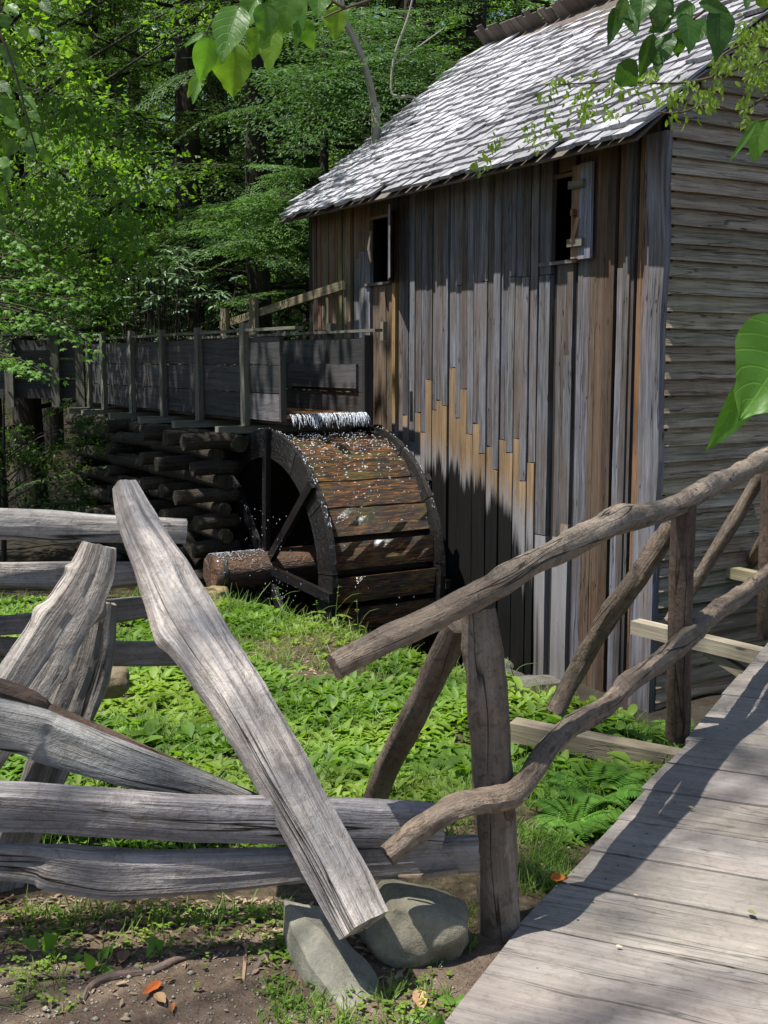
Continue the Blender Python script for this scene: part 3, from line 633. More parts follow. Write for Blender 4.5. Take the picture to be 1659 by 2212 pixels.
board('inner_plank', 'flume_wood', fl, MP(3.66, FF+.022, 1.33), DV, ZV, NV, 1.5, .24, .03, (1.8, 1.8, 1.95), seg=2)
board('end_edge', 'flume_wood', fl, MP(FT0-.035, FN-.03, 1.03), ZV, DV, NV, .62, .035, .06, (1.3, 1.2, 1.1), seg=3, jw=.006)
board('end_edge', 'flume_wood', fl, MP(FT0-.03, FF-.05, 1.03), ZV, DV, NV, .82, .05, .10, (.6, .6, .6), seg=3)
fb = MB(); fb.slab(MP(FT0-.02, FF+.02, 1.0), DV, NV, ZV, FT1-FT0, FN-FF-.04, .055, seg=4); fb.build('trough_floor', 'wet_wood', fl, (2.2, 2., 1.8))
for t in (4.26, 5.47, 6.58, 7.70, 8.85, 9.5):
    j = random.uniform(-.01, .01)
    board('post', 'flume_post_wood', fl, MP(t-.05, FN+.022, .96), ZV, DV+ZV*0, NV, .98+random.uniform(.0, .04), .105, .055, tuple([random.uniform(.8, 1.15)]*3), seg=3, jw=.006)
    board('post', 'flume_post_wood', fl, MP(t-.03+.1, FF-.08, .96), ZV, DV, NV, 1.03, .09, .05, tuple([random.uniform(.7, 1.)]*3), seg=2)
    board('cross_beam', 'flume_post_wood', fl, MP(t-.03, FF-.15, .885), NV, DV, ZV, FN-FF+.50, .09, .075, (1.25, 1.22, 1.2), seg=2)
board('post', 'flume_post_wood', fl, MP(3.42, .30, 1.8), ZV, DV, NV, .18, .06, .05, (1, 1, .9), seg=1)
for (p, q_, ee, r) in ((3.1, 6.0, FN+.02, .9), (5.1, 6.1, FN+.0, 1.9), (5.9, 8.4, FN+.02, .8), (6.9, 9.6, FN-.03, .9), (3.3, 6.9, FF, .8), (6.6, 9.7, FF+.02, .8)):
    board('top_rail', 'flume_post_wood', fl, MP(p, ee-.04, zt+.048+random.uniform(0, .012)), DV, NV, ZV, q_-p, .085, .028, (r, r, r*.97), seg=4, jw=.006)
wf = MB(); wf.slab(MP(FT0-.04, FF+.025, 1.058), DV, NV, ZV, 5.5, FN-FF-.05, .035, seg=3)
o = wf.build('flume_water', 'flume_water'); setp(o, 'shallow amber water sliding along inside the flume trough', kind='structure')
# water spilling off the lip onto the wheel: many thin strands
ws = MB()
for i in range(105):
    e_ = random.uniform(FF+.04, FN-.06); ln = random.uniform(.05, .13); wd = random.uniform(.002, .008); o0 = random.uniform(-.02, .03)
    pts = [MP(FT0-.02-o0, e_, 1.10), MP(FT0-.055-o0, e_+random.uniform(-.004, .004), 1.085), MP(FT0-.085-o0, e_+random.uniform(-.01, .01), 1.085-ln*.5), MP(FT0-.10-o0, e_+random.uniform(-.014, .014), 1.085-ln)]
    ws.sweep(pts, [wd*1.2, wd, wd*.8, wd*.35], 5, amp=.3, nz=40, n=5)
o = ws.build('falling_water', 'falling_water'); setp(o, 'white strands of water spilling from the flume lip', 'water', kind='stuff')
# older flume section running off to the left
P0 = at(186, 857, 16.6); fl2 = empty('flume', (P0.x-1.5, P0.y, 1.0), 'shadowy far flume stretch running level behind the green maple spray', 'flume')
XV = Vector((-1, .10, 0)).normalized(); FV = Vector((-.1, -1, 0)).normalized(); z2 = atz; zb2 = at(90, 860, 16.8).z; zt2 = at(90, 735, 16.8).z
for i, (f0, f1) in enumerate(((0, .34), (.34, .68), (.68, 1))):
    for p in (0., 2.4):
        board('plank', 'flume_wood', fl2, Vector((P0.x, P0.y, 0))+XV*p+ZV*(zb2+(zt2-zb2)*f0+.004), XV, ZV, FV, 2.39, (zt2-zb2)*(f1-f0)-.008, .04, tuple([random.uniform(.8, 1.5)]*3), seg=2)
for px in (186, 132, 30, -60):
    Q = at(px, 857, 16.7); board('post', 'flume_post_wood', fl2, Vector((Q.x-.06, P0.y+.0, zb2-.12))+FV*.10+Vector((0, (P0.x-Q.x)*.1, 0)), ZV, Vector((1, 0, 0)), FV, 1.08, .12, .06, tuple([random.uniform(.7, 1.)]*3), seg=2)
board('top_rail', 'flume_post_wood', fl2, Vector((P0.x, P0.y, zt2+.06))+FV*.1, XV, FV, ZV, 4.5, .12, .05, (.75, .75, .7), seg=2)
# catwalk handrail rising to the mill wall
cw = empty('handrail', MP(7.5, .25, 1.0), 'slanting squared wooden handrail on two posts behind the flume', 'handrail')
a_ = onwall(478, 703, .2); b_ = onwall(742, 616, .2)
bar('rail', 'beam_wood', cw, MP(a_[0], .2, a_[1]), MP(b_[0], .2, b_[1]), .04, .095, side=NV, color=(.85, .85, .75))
for px, py in ((488, 666), (551, 644)):
    t_, z_ = onwall(px, py, .24); board('post', 'beam_wood', cw, MP(t_-.08, .23, .9), ZV, DV, NV, z_-.9, .17, .05, (.8, .8, .72), seg=2)
# ================================================================== LOG CRIB
crib = empty('log_crib', MP(5.4, 1.5, -.9), 'shaded stacked log crib holding up the flume', 'log crib')
zc = -.85; lv = 0
while zc < .78:
    r = random.uniform(.07, .095)
    for tt in (4.12, 4.78, 5.6, 7.2, 8.6):
        if lv % 2 == 0:
            m = MB(); j = random.uniform(-.10, .10); e2 = 2.12+random.uniform(-.1, .14) if tt < 6 else 1.95
            m.sweep([MP(tt+j*.3, e2, zc+r), MP(tt, 1.85 if tt < 5.1 else 1.2, zc+r+.01), MP(tt-j*.2, 1.62 if tt < 5.1 else .42, zc+r)], [r*.95, r, r*.92], 10, amp=.10, n=6)
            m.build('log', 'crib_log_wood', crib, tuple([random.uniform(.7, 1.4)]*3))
    if lv % 2 == 1:
        for ee in (1.8, 1.0):
            for (p, q_) in ((4.0+random.uniform(-.1, .1) if ee > 1.5 else 5.1, 5.9), (5.3, 7.3), (6.7, 9.0)):
                m = MB(); m.sweep([MP(p, ee+random.uniform(-.05, .05), zc+r), MP((p+q_)/2, ee, zc+r+.02), MP(q_, ee+.02, zc+r)], [r*.9, r, r*.95], 10, amp=.10, n=7)
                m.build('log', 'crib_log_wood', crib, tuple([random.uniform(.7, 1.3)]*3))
    zc += 2*r*.86; lv += 1
for (p, q_, ee, zz) in ((4.0, 7.2, 1.62, .80), (4.1, 9.4, .55, .80), (6.8, 9.9, 1.62, .79)):
    m = MB(); m.sweep([MP(p, ee, zz), MP((p+q_)/2, ee+.02, zz+.01), MP(q_, ee, zz)], [.085, .09, .085], 10, amp=.06, n=8); m.build('stringer_log', 'crib_log_wood', crib, (1.1, 1.1, 1.1))
m = MB(); q0 = onwall(400, 1160, 1.95); q1 = onwall(447, 1215, 1.85)
m.sweep([MP(q0[0], 1.95, q0[1]), MP(q1[0], 1.9, q1[1])], [.07, .07], 9, amp=.08); o = m.build('fallen_log', 'crib_log_wood'); setp(o, 'short grey log slanting against the crib beside the wheel', 'log')
# ================================================================== WATER WHEEL
WT, WZ, WR, E0, E1 = 3.6, -.36, 1.305, .39, 1.51
wh = empty('water_wheel', MP(WT, .95, WZ-WR), 'wet brown wooden overshot water wheel standing against the mill wall', 'water wheel')
def WP(phi, r, e): return MP(WT-math.sin(phi)*r, e, WZ+math.cos(phi)*r)   # phi from top towards the camera side
nb = 26
for ee, nm in ((E1, 0), (E0, 1)):
    for k in range(nb//2):
        m = MB(); a0 = k*4*math.pi/nb+.03; a1 = a0+4*math.pi/nb-.008; b = 0; sg = 6; r0, r1 = WR-.25, WR+.012; o_ = .055 if ee == E1 else -.055
        for i in range(sg+1):
            a_ = a0+(a1-a0)*i/sg
            for (rr, e_) in ((r0, ee-o_*.5), (r1, ee-o_*.5), (r1+random.uniform(-.003, .003), ee+o_*.5), (r0, ee+o_*.5)): m.v.append(WP(a_, rr, e_))
        for i in range(sg):
            for q_ in range(4):
                q2 = (q_+1) % 4; s_ = i*4; uu = [0, .26, .32, .58, .64]; fids = (s_+q_, s_+q2, s_+4+q2, s_+4+q_)
                if ee == E0: fids = fids[::-1]
                L0, L1 = WR*(a1-a0)*i/sg, WR*(a1-a0)*(i+1)/sg; us = ((uu[q_], L0), (uu[q_+1], L0), (uu[q_+1], L1), (uu[q_], L1))
                m.face(fids, us if ee == E1 else us[::-1])
        m.face((0, 3, 2, 1) if ee == E1 else (0, 1, 2, 3), [(0, 0), (0, .05), (.2, .05), (.2, 0)]); n_ = sg*4
        m.face((n_, n_+1, n_+2, n_+3) if ee == E1 else (n_+3, n_+2, n_+1, n_), [(0, 0), (0, .05), (.2, .05), (.2, 0)])
        m.build('rim_segment', 'wet_wood', wh, tuple([random.uniform(.1, .24)]*3))
dm = MB()  # inner drum (sole)
ns = 52
for i in range(ns):
    a_ = 2*math.pi*i/ns
    for e_ in (E0+.02, E1-.02): dm.v.append(WP(a_, WR-.24, e_)); dm.v.append(WP(a_, WR-.215, e_))
for i in range(ns):
    j = (i+1) % ns; a_, b_ = i*4, j*4
    dm.face((a_+1, a_+3, b_+3, b_+1), ((0, i*.1), (1, i*.1), (1, i*.1+.1), (0, i*.1+.1))); dm.face((a_, b_, b_+2, a_+2), ((0, i*.1), (1, i*.1), (1, i*.1+.1), (0, i*.1+.1)))
dm.build('drum', 'wet_wood', wh)
for k in range(nb):
    a0 = k*2*math.pi/nb+.05; a1 = a0+2*math.pi/nb*.80; jj = random.uniform(-.01, .01)
    m = MB(); su, sv = 3, 10; n0 = 0; L = E1-E0-.062
    for side_ in (0, 1):
        for i in range(su+1):
            for j in range(sv+1):
                f = i/su; an = a0+(a1-a0)*f+jj; rr = WR-.055-.05*f+.020*mnoise.noise(Vector((k*3.3+i*1.1, j*1.3, side_)))+.012*mnoise.noise(Vector((k*3.3+i*2.7, j*3.3, side_)))-(.03 if side_ else 0)
                m.v.append(WP(an, rr, E0+.031+L*j/sv))
    n0 = (su+1)*(sv+1)
    def id_(s_, i, j): return s_*n0+i*(sv+1)+j
    w_ = WR*(a1-a0)/su
    for i in range(su):
        for j in range(sv):
            u4 = ((i*w_, L*j/sv), ((i+1)*w_, L*j/sv), ((i+1)*w_, L*(j+1)/sv), (i*w_, L*(j+1)/sv))
            m.face((id_(0, i, j), id_(0, i+1, j), id_(0, i+1, j+1), id_(0, i, j+1)), u4, 0, False)
            m.face((id_(1, i, j), id_(1, i, j+1), id_(1, i+1, j+1), id_(1, i+1, j)), u4[::-1])
    for j in range(sv):
        for i_ in (0, su): m.face((id_(0, i_, j), id_(0, i_, j+1), id_(1, i_, j+1), id_(1, i_, j)), ((0, L*j/sv), (0, L*(j+1)/sv), (.03, L*(j+1)/sv), (.03, L*j/sv)))
    r = random.uniform(.75, 1.25)
    m.build('bucket_board', 'wheel_board_wet', wh, (r, r*random.uniform(.9, 1.05), r))
    # the slanted back of the bucket, reaching in to the drum
    m = MB(); A_ = WP(a0+.02, WR-.10, E0+.03); B_2 = WP(a0-.0, WR-.215, E0+.03); d_ = (B_2-A_)
    m.slab(A_, NV, d_, NV.cross(d_), L, d_.length, .02, seg=2); m.build('bucket_back', 'wet_wood', wh, (.5, .5, .5))
for ee, s_ in ((E1+.045, 1), (E0-.045, -1)):
    for k in range(8):
        a_ = k*math.pi/4+.05
        bar('spoke', 'wet_wood', wh, WP(a_, .10, ee), WP(a_, WR+.03, ee), .085, .05, side=NV.cross(WP(a_, 1, 0)-WP(a_, 0, 0)), color=(.12, .11, .11))
m = MB(); m.sweep([WP(0, 0, E0-.2), WP(0, 0, 1.), WP(0, 0, E1+.62)], [.165, .175, .17], 16, amp=.03, n=14)
m.build('axle', 'wet_wood', wh, (5., 5., 5.2))
m = MB(); m.sweep([WP(0, 0, E1+.5), WP(0, 0, E1+.54)], [.178, .178], 16, amp=.0); m.build('iron_band', 'iron', wh)
# water drips, then white flakes that paint in the sparkle
dr = MB()
for i in range(360):
    if i < 80: a_ = random.betavariate(1.1, 2.2)*1.35; P = WP(a_, WR-.05+random.uniform(0, .03), random.uniform(E0+.03, E1+.02)); s_ = random.uniform(.0025, .006)
    elif i < 270: t_ = random.uniform(-1.0, 1.0); P = MP(WT+t_*.8, E1+.08+random.uniform(-.05, .1), WZ+random.uniform(-1.1, .6)); s_ = random.uniform(.002, .006)
    else: P = MP(WT-1.0+random.uniform(-.35, .25), random.uniform(E0, E1+.1), WZ-random.uniform(0., 1.0)); s_ = random.uniform(.003, .006)
    b = len(dr.v); dr.v += [P+Vector((s_, 0, 0)), P+Vector((-s_*.5, s_*.86, 0)), P+Vector((-s_*.5, -s_*.86, 0)), P+Vector((0, 0, s_*1.6)), P-Vector((0, 0, s_*2.4))]
    for (p, q_) in ((0, 1), (1, 2), (2, 0)): dr.face((b+p, b+q_, b+3), [(0, 0)]*3); dr.face((b+q_, b+p, b+4), [(0, 0)]*3)
simple('drop_and_glint', (.85, .92, 1., 1), .05, **{'Specular IOR Level': 1.})
for i in range(700):   # painted glints: pale flakes standing in for highlights on boards and rims
    f_ = random.random()
    if f_ < .84: a_ = random.betavariate(1., 3.4)*1.5-.05; rr = WR-.05+.02; ee = random.uniform(E0+.04, E1-.04); ax = NV*random.uniform(.004, .016); bx_ = (WP(a_+.01, rr, ee)-WP(a_, rr, ee)).normalized()*random.uniform(.0015, .0035)
    else: a_ = random.uniform(-.2, 1.15); rr = WR+.022; ee = (E1 if f_ < .94 else E0)+random.uniform(-.027, .027); bx_ = NV*random.uniform(.0015, .0035); ax = (WP(a_+.01, rr, ee)-WP(a_, rr, ee)).normalized()*random.uniform(.004, .015)
    P = WP(a_, rr, ee); up_ = (P-WP(0, 0, ee)).normalized()*.004; b = len(dr.v)
    dr.v += [P-ax, P-bx_+up_, P+ax, P+bx_+up_]; dr.face((b, b+1, b+2, b+3), [(0, 0)]*4)
for i in range(420):   # more painted glints, in place of the axle's wet sheen
    a_ = random.gauss(0, .55); P = WP(a_, .178, E1+random.uniform(.08, .6)); b = len(dr.v); q_ = random.uniform(.006, .016)
    dr.v += [P-NV*q_*.5, P+ZV*.003-DV*q_*.3, P+NV*q_*.5, P+ZV*.003+DV*q_*.3]; dr.face((b, b+1, b+2, b+3), [(0, 0)]*4)
o = dr.build('drops_and_glints', 'drop_and_glint'); setp(o, 'water drops and painted white glints scattered over the turning wheel', 'water', kind='stuff')
# pier under the axle
o = rock('bearing_stone', tuple(at(455, 1290, 10.3)), (.16, .2, .09), 'dark_rock', 'wet stained block under the left end of the wheel axle', 'stone', seed=3, flat=.5, color=(1.6, 1.3, .8))
for i, (px, py, Y, s_) in enumerate(((150, 1452, 6.6, .1),)): pass
# foundation rocks at the foot of the wall
spots = [(1.9, .12, .2), (1.5, .25, .17), (1.15, .12, .2), (.85, .3, .15), (.55, .1, .18), (.25, .25, .2), (-.05, .22, .15), (.7, .62, .12), (1.3, .6, .16), (-.3, .5, .13), (.1, .75, .14), (-.45, .15, .15)]
RK = ['farthest towards the wheel', 'beside the wheel pit', 'third from the wheel against the boards', 'just before the pale sawn board', 'small one under the middle brown boards', 'large one beneath the orange board', 'just out from the corner board', 'well out from the wall', 'standing out nearest the wheel pit', 'just past the corner', 'outermost one near the corner', 'tucked round the corner under the gable']
for i, (t_, e_, s_) in enumerate(spots):
    rock('creek_rock', MP(t_, e_, -1.16), (s_*1.25, s_, s_*.55), 'dark_rock', f'dark creek rock at the foot of the wall, {RK[i]}', 'rock', 'rocks along the foot of the mill wall', seed=i+10, rot=i*1.3, sub=3)
def sprof(n, kind='rect', jit=.05, rot=0.):
    out = []
    for j in range(n):
        a = 2*math.pi*j/n+rot; c_, s_ = abs(math.cos(a)), abs(math.sin(a))
        if kind == 'rect': r = (c_**6+s_**6)**(-1/6)*.92
        elif kind == 'wedge': r = (c_**5+s_**5)**(-1/5)*.92*(1-.28*math.cos(a)*(1 if math.sin(a) > 0 else .2))
        else: r = 1.
        out.append(r*(1+random.uniform(-jit, jit)))
    return out
# ================================================================== FOOTBRIDGE
fbz = empty('footbridge', (1.2, 4.4, -.1), 'grey plank footbridge with bark-free pole railing', 'footbridge')
azp = R(113.6); PD = Vector((math.sin(azp), math.cos(azp), 0))       # plank direction, to the right
ys = []
gaps = [(1659, 1375-10), (1590, 1455), (1540, 1500), (1460, 1598), (1420, 1648), (1372, 1703), (1322, 1768), (1272, 1835), (1222, 1905), (1124, 1998)]
yy = [atz(*g_, 0).y for g_ in gaps]
yy = list(np.interp(np.linspace(0, len(yy)-1, len(yy)), range(len(yy)), yy))
front = list(np.arange(yy[0], 11., .25))[1:][::-1]
edges = front+yy
# the deck's near landing planks
edges += [2.46+.0, 2.2, 1.93, 1.66]
for i in range(len(edges)-1):
    ya, yb = edges[i], edges[i+1]; m = MB(); jx = random.uniform(-.012, .012); Lp = 1.75
    if ya <= 3.13: jx = 0
    A_ = Vector((edge_x(ya)+jx, ya-.007, 0)); B_1 = Vector((edge_x(yb)+jx, yb+.007, 0)); th = .045; sg = 8
    dz = random.uniform(-.004, .002)
    for k in range(sg+1):
        f = k/sg
        for (P, h_) in ((A_, 0), (B_1, 0)):
            Q = P+PD*Lp*f; m.v.append(Q+ZV*(dz+.002*mnoise.noise(Q*3))); m.v.append(Q+ZV*(dz-th))
    wdt = abs(ya-yb)
    for k in range(sg):
        s_ = k*4; va, vb_ = Lp*k/sg, Lp*(k+1)/sg
        m.face((s_, s_+2, s_+6, s_+4), ((0, va), (wdt, va), (wdt, vb_), (0, vb_)))
        m.face((s_+1, s_+5, s_+7, s_+3), ((0, va), (0, vb_), (wdt, vb_), (wdt, va)))
        m.face((s_, s_+4, s_+5, s_+1), ((0, va), (0, vb_), (th, vb_), (th, va))); m.face((s_+2, s_+3, s_+7, s_+6), ((0, va), (th, va), (th, vb_), (0, vb_)))
    m.face((0, 1, 3, 2), ((0, 0), (0, th), (wdt, th), (wdt, 0))); n_ = sg*4; m.face((n_, n_+2, n_+3, n_+1), ((0, 0), (0, th), (wdt, th), (wdt, 0)))
    r = random.uniform(.9, 1.06); m.build('plank', 'deck_wood', fbz, (r, r*.99, r*random.uniform(.95, 1.02)))
nh = MB()
for i in range(len(edges)-1):
    for f in (.3, .7):
        for dd in (.13, 1.24):
            y_ = edges[i]*(1-f)+edges[i+1]*f; c_ = Vector((edge_x(y_), y_, .001))+PD*(dd+random.uniform(-.015, .015)); b = len(nh.v)
            for k in range(6): nh.v.append(c_+Vector((math.cos(k*1.047)*.0045, math.sin(k*1.047)*.0045, 0)))
            nh.v.append(c_+ZV*.002)
            for k in range(6): nh.face((b+k, b+(k+1) % 6, b+6), [(0, 0)]*3)
o = nh.build('nail_heads', 'iron', fbz); o['kind'] = 'stuff'
for off in (.10, 1.2):
    m = MB()
    for (p, q_) in ((3, 4), (4, 5)):
        a_ = Vector((EP[p][0]+off, EP[p][1], -.22)); b_ = Vector((EP[q_][0]+off, EP[q_][1], -.22)); U_ = (b_-a_).normalized()
        m.slab(a_, U_, U_.cross(ZV), ZV, (b_-a_).length, .10, .165, seg=2)
    m.build('stringer', 'beam_wood', fbz, (.7, .65, .6))
# outrigger beams, braces, posts
def outrig(pl, pr_, w_=.1, h_=.085, tint=(1, 1, 1)):
    A_ = atz(*pl, 0); B_ = atz(*pr_, 0); d_ = (B_-A_).normalized(); A_ -= ZV*(h_/2+.001); B_ = B_+d_*.25-ZV*(h_/2+.001)
    bar('outrigger_beam', 'beam_wood', fbz, A_, B_-ZV*.045, w_, h_, color=tint)
    return A_, B_
A1, B1 = outrig((1107, 1555), (1460, 1606)); A2, B2 = outrig((1372, 1338), (1650, 1390), tint=(1.15, 1.2, 1.25)); A3, B3 = outrig((1552, 1218), (1700, 1240), tint=(1., 1.05, .9))
bar('knee_brace', 'beam_wood', fbz, A1.lerp(B1, .45)-ZV*.06, B1-ZV*.26, .05, .06, color=(.9, .85, .6))
bar('knee_brace', 'beam_wood', fbz, A2.lerp(B2, .45)-ZV*.06, B2-ZV*.30, .05, .06, color=(1, 1, .95))
def pole(name, pts, rad, tint=(1, 1, 1), sides=14, amp=.10, n=None, mat='pole_wood', knots=(), **k):
    sides = int(sides*1.5); k.setdefault('groove', .07); k.setdefault('prof', sprof(sides, 'round', .025)); n = int((n or len(pts)*7)*1.5)
    m = MB(); m.sweep(pts, rad, sides, amp=amp*1.25, n=n or len(pts)*7, nz=6., knots=knots, **k); return m.build(name, mat, fbz, tint, sharp=60)
pole('post', [atz(1078, 2030, -.06), at(1078, 1960, 3.12), at(1068, 1760, 3.13), at(1052, 1520, 3.14), at(1043, 1400, 3.14), at(1036, 1313, 3.14)], [.059, .058, .056, .055, .053, .045], (1.0, .97, .93), 18, .11, 34, 'pole_wood', ((.62, 2.8, .12), (.3, 4., .1), (.8, 4.2, .12)))
pole('post', [atz(1465, 1592, -.03), at(1468, 1450, 4.73), at(1472, 1250, 4.73), at(1479, 1085, 4.73)], [.05, .049, .05, .05], (.48, .40, .37), 14, .07, 22)
pole('post', [atz(1655, 1370, -.03), at(1658, 1250, 6.6), at(1665, 1000, 6.6)], [.055, .055, .052], (.55, .47, .43), 12, .07, 14)
Pb = at(805, 1738, 4.05); gz = ground_z(Pb.x, Pb.y)
pole('brace', [at(792, 1775, 3.98), at(840, 1650, 3.85), at(900, 1535, 3.6), at(960, 1410, 3.32), at(988, 1345, 3.2)], [.044, .044, .045, .044, .035], (.85, .8, .78), 14, .08, 26)
b2 = atz(1198, 1540, 0)
pole('brace', [b2, at(1245, 1450, 5.1), at(1310, 1340, 4.98), at(1385, 1235, 4.86), at(1450, 1135, 4.77)], [.043, .042, .045, .048, .04], (.95, .88, .82), 14, .12, 26)
b3 = atz(1448, 1342, 0)
pole('brace', [b3+Vector((-.0, 0, 0)), at(1520, 1230, 6.85), at(1595, 1110, 6.75), at(1668, 985, 6.68)], [.042, .04, .042, .04], (.8, .74, .7), 12, .08, 20)
b4 = atz(1622, 1215, 0)
pole('brace', [b4, at(1650, 1170, 8.7), at(1690, 1090, 8.6)], [.05, .05, .05], (.85, .75, .65), 12, .08, 10)
# upper and lower hand rails: crooked barked poles
def dpt(px, py, Y): return at(px, py, Y)
pole('hand_rail', [dpt(722, 1440, 2.85), dpt(800, 1400, 2.9), dpt(900, 1352, 2.98), dpt(1000, 1302, 3.06), dpt(1085, 1255, 3.18), dpt(1150, 1213, 3.34), dpt(1230, 1178, 3.6), dpt(1300, 1140, 3.88), dpt(1345, 1122, 4.1),
     dpt(1420, 1108, 4.45), dpt(1490, 1078, 4.75), dpt(1530, 1052, 5.0), dpt(1600, 1020, 5.7), dpt(1660, 985, 6.4), dpt(1740, 940, 7.2)],
     [.034, .032, .034, .037, .038, .036, .041, .043, .047, .038, .042, .049, .046, .055, .057], (1.15, 1.12, 1.05), 18, .13, 110, 'pole_wood', ((.1, 1.7, .25), (.42, 1.2, .22), (.55, 1.4, .3), (.66, 2., .25), (.3, 2.4, .16), (.75, 4.2, .2)))
pole('hand_rail', [dpt(836, 1848, 2.86), dpt(900, 1795, 2.9), dpt(960, 1757, 2.94), dpt(1030, 1735, 2.99), dpt(1095, 1722, 3.03), dpt(1140, 1680, 3.12), dpt(1185, 1618, 3.28), dpt(1240, 1565, 3.5), dpt(1310, 1525, 3.78),
     dpt(1365, 1470, 4.08), dpt(1430, 1425, 4.4), dpt(1490, 1375, 4.68), dpt(1535, 1330, 5.0), dpt(1600, 1285, 5.6), dpt(1665, 1235, 6.3), dpt(1740, 1190, 7.)],
     [.028, .031, .030, .031, .034, .030, .032, .033, .032, .034, .037, .041, .040, .042, .046, .046], (.95, .89, .82), 18, .16, 120, 'pole_wood', ((.06, 1.2, .25), (.17, 1.6, .3), (.28, 4.3, .45), (.36, 1.5, .25), (.52, 1., .25), (.7, 1.3, .22)))
o = pole('branch_stub', [dpt(1098, 1738, 3.02), dpt(1103, 1765, 3.03)], [.02, .017], (.7, .6, .5), 8, .1, 4)
# ================================================================== SPLIT RAIL FENCE
P_c = at(300, 2000, 3.2); fen = empty('rail_fence', (-.6, 3.2, 0), 'silver grey split rail fence with crossed stakes in the foreground', 'fence')
def rail(name, pts, half, mat='rail_wood', tint=(1, 1, 1), sides=9, prof=None, amp=.10, flat=.6, n=None, seed=None, up=None, **k):
    P = [at(*p) for p in pts]; rd = [PX(q_, h_) for q_, h_ in zip(P, half)] if isinstance(half, (list, tuple)) else [PX(q_, half) for q_ in P]
    sides = sides*2+2; prof = sprof(sides, k.pop('kind', 'rect'), .045, random.uniform(-.25, .25)); k.setdefault('groove', .10)
    m = MB(); m.sweep(P, rd, sides, prof=prof, amp=amp, nz=3.5, flat=flat, n=n or len(pts)*14, up=up, **k)
    return m.build(name, mat, fen, tint, sharp=24)
# far panel
rail('rail', [(402, 1148, 3.72), (200, 1142, 3.66), (0, 1133, 3.6), (-900, 1110, 3.4)], [27, 30, 32, 34], tint=(1.05, 1.03, 1.0), sides=10, prof=[.95, 1.05, 1.05, .95, 1.0, .9, .98, 1.08, 1.08, .95], amp=.05, flat=.8)
rail('rail', [(350, 1236, 3.74), (200, 1244, 3.72), (0, 1243, 3.68), (-900, 1250, 3.5)], [24, 30, 29, 30], tint=(.92, .89, .87), amp=.08)
rail('rail', [(352, 1306, 3.78), (230, 1322, 3.76), (0, 1352, 3.7), (-900, 1400, 3.5)], [22, 28, 23, 26], tint=(.85, .80, .77), amp=.1)
rail('rail', [(425, 1412, 3.80), (220, 1411, 3.78), (0, 1400, 3.72), (-900, 1380, 3.5)], [28, 30, 27, 28], tint=(.80, .77, .74), amp=.08)
# crossed stakes
rail('stake', [(216, 1178, 3.52), (200, 1235, 3.5), (170, 1292, 3.47), (113, 1375, 3.43), (50, 1473, 3.4), (-55, 1640, 3.34), (-190, 1860, 3.27)], [38, 48, 56, 60, 60, 56, 54], tint=(1.08, 1.02, .96), sides=12, amp=.11, groove=.08, flat=1.0, fb=.5, n=80, knots=((.2, 0., .25), (.34, 3.1, .3), (.45, .2, .3), (.6, 3., .2)))
rail('stake', [(218, 1300, 3.62), (195, 1420, 3.6), (150, 1540, 3.56), (95, 1680, 3.5), (45, 1810, 3.45), (0, 1950, 3.4)], [36, 48, 52, 50, 46, 44], tint=(.82, .79, .75), sides=11, amp=.15, flat=1., fb=.6, n=50)
rail('stake', [(268, 1046, 3.50), (292, 1115, 3.45), (335, 1205, 3.37), (392, 1318, 3.28), (445, 1405, 3.2), (528, 1532, 3.1), (612, 1675, 2.99), (694, 1822, 2.88), (787, 2000, 2.76)],
     [24, 38, 46, 58, 57, 55, 55, 54, 51], tint=(1.16, 1.11, 1.08), sides=12, kind='rect', amp=.10, groove=.07, flat=1., fb=.85, n=130, capj=.05,
     knots=((.23, 1.3, .25), (.28, 1.8, .2), (.12, 4.4, .22), (.42, 5.6, .2), (.62, 3.4, .18)))
# leaning rails of the next panel
rail('rail', [(560, 1728, 3.2), (400, 1672, 3.17), (250, 1612, 3.14), (100, 1552, 3.1), (0, 1505, 3.06), (-620, 1330, 2.9)], [9, 20, 27, 34, 40, 44], 'dark_rail_wood', (.62, .52, .45), sides=9, amp=.14, flat=.5, n=44)
rail('rail', [(560, 1738, 3.1), (420, 1693, 3.09), (280, 1655, 3.07), (120, 1600, 3.04), (0, 1565, 3.0), (-620, 1445, 2.85)], [16, 32, 46, 54, 56, 58], tint=(.86, .88, .88), sides=10, amp=.07, flat=.45, n=44)
rail('rail', [(958, 1785, 2.98), (760, 1775, 2.96), (600, 1770, 2.94), (400, 1765, 2.92), (200, 1752, 2.9), (0, 1741, 2.88), (-620, 1720, 2.8)], [44, 48, 50, 51, 52, 54, 56], tint=(.84, .83, .88), sides=11, amp=.07, flat=.5, n=60)
rail('rail', [(1032, 1842, 3.0), (840, 1858, 2.98), (640, 1872, 2.96), (450, 1885, 2.94), (250, 1890, 2.92), (120, 1876, 2.91), (0, 1862, 2.9), (-620, 1845, 2.82)], [38, 40, 38, 46, 54, 50, 38, 42], tint=(.80, .78, .80), sides=10, amp=.06, flat=.5, n=60)
rail('rail_splinter', [(990, 1884, 2.96), (920, 1893, 2.95), (860, 1893, 2.95)], [9, 7, 3], tint=(1.1, .9, .7), sides=6, amp=.2)
# ================================================================== STONES
bc = at(898, 2005, 3.02); bc.z = .035
rock('boulder', bc, (.15, .125, .105), 'boulder_stone', 'rounded tan boulder under the right end of the lowest fence rail', 'boulder', seed=2, rot=.15, sub=5, lump=.2, tilt=(0, .3), flat=.28, color=(.8, .8, .78))
P1 = atz(640, 1960, .0); P2 = atz(800, 2150, 0); mid = (P1+P2)/2
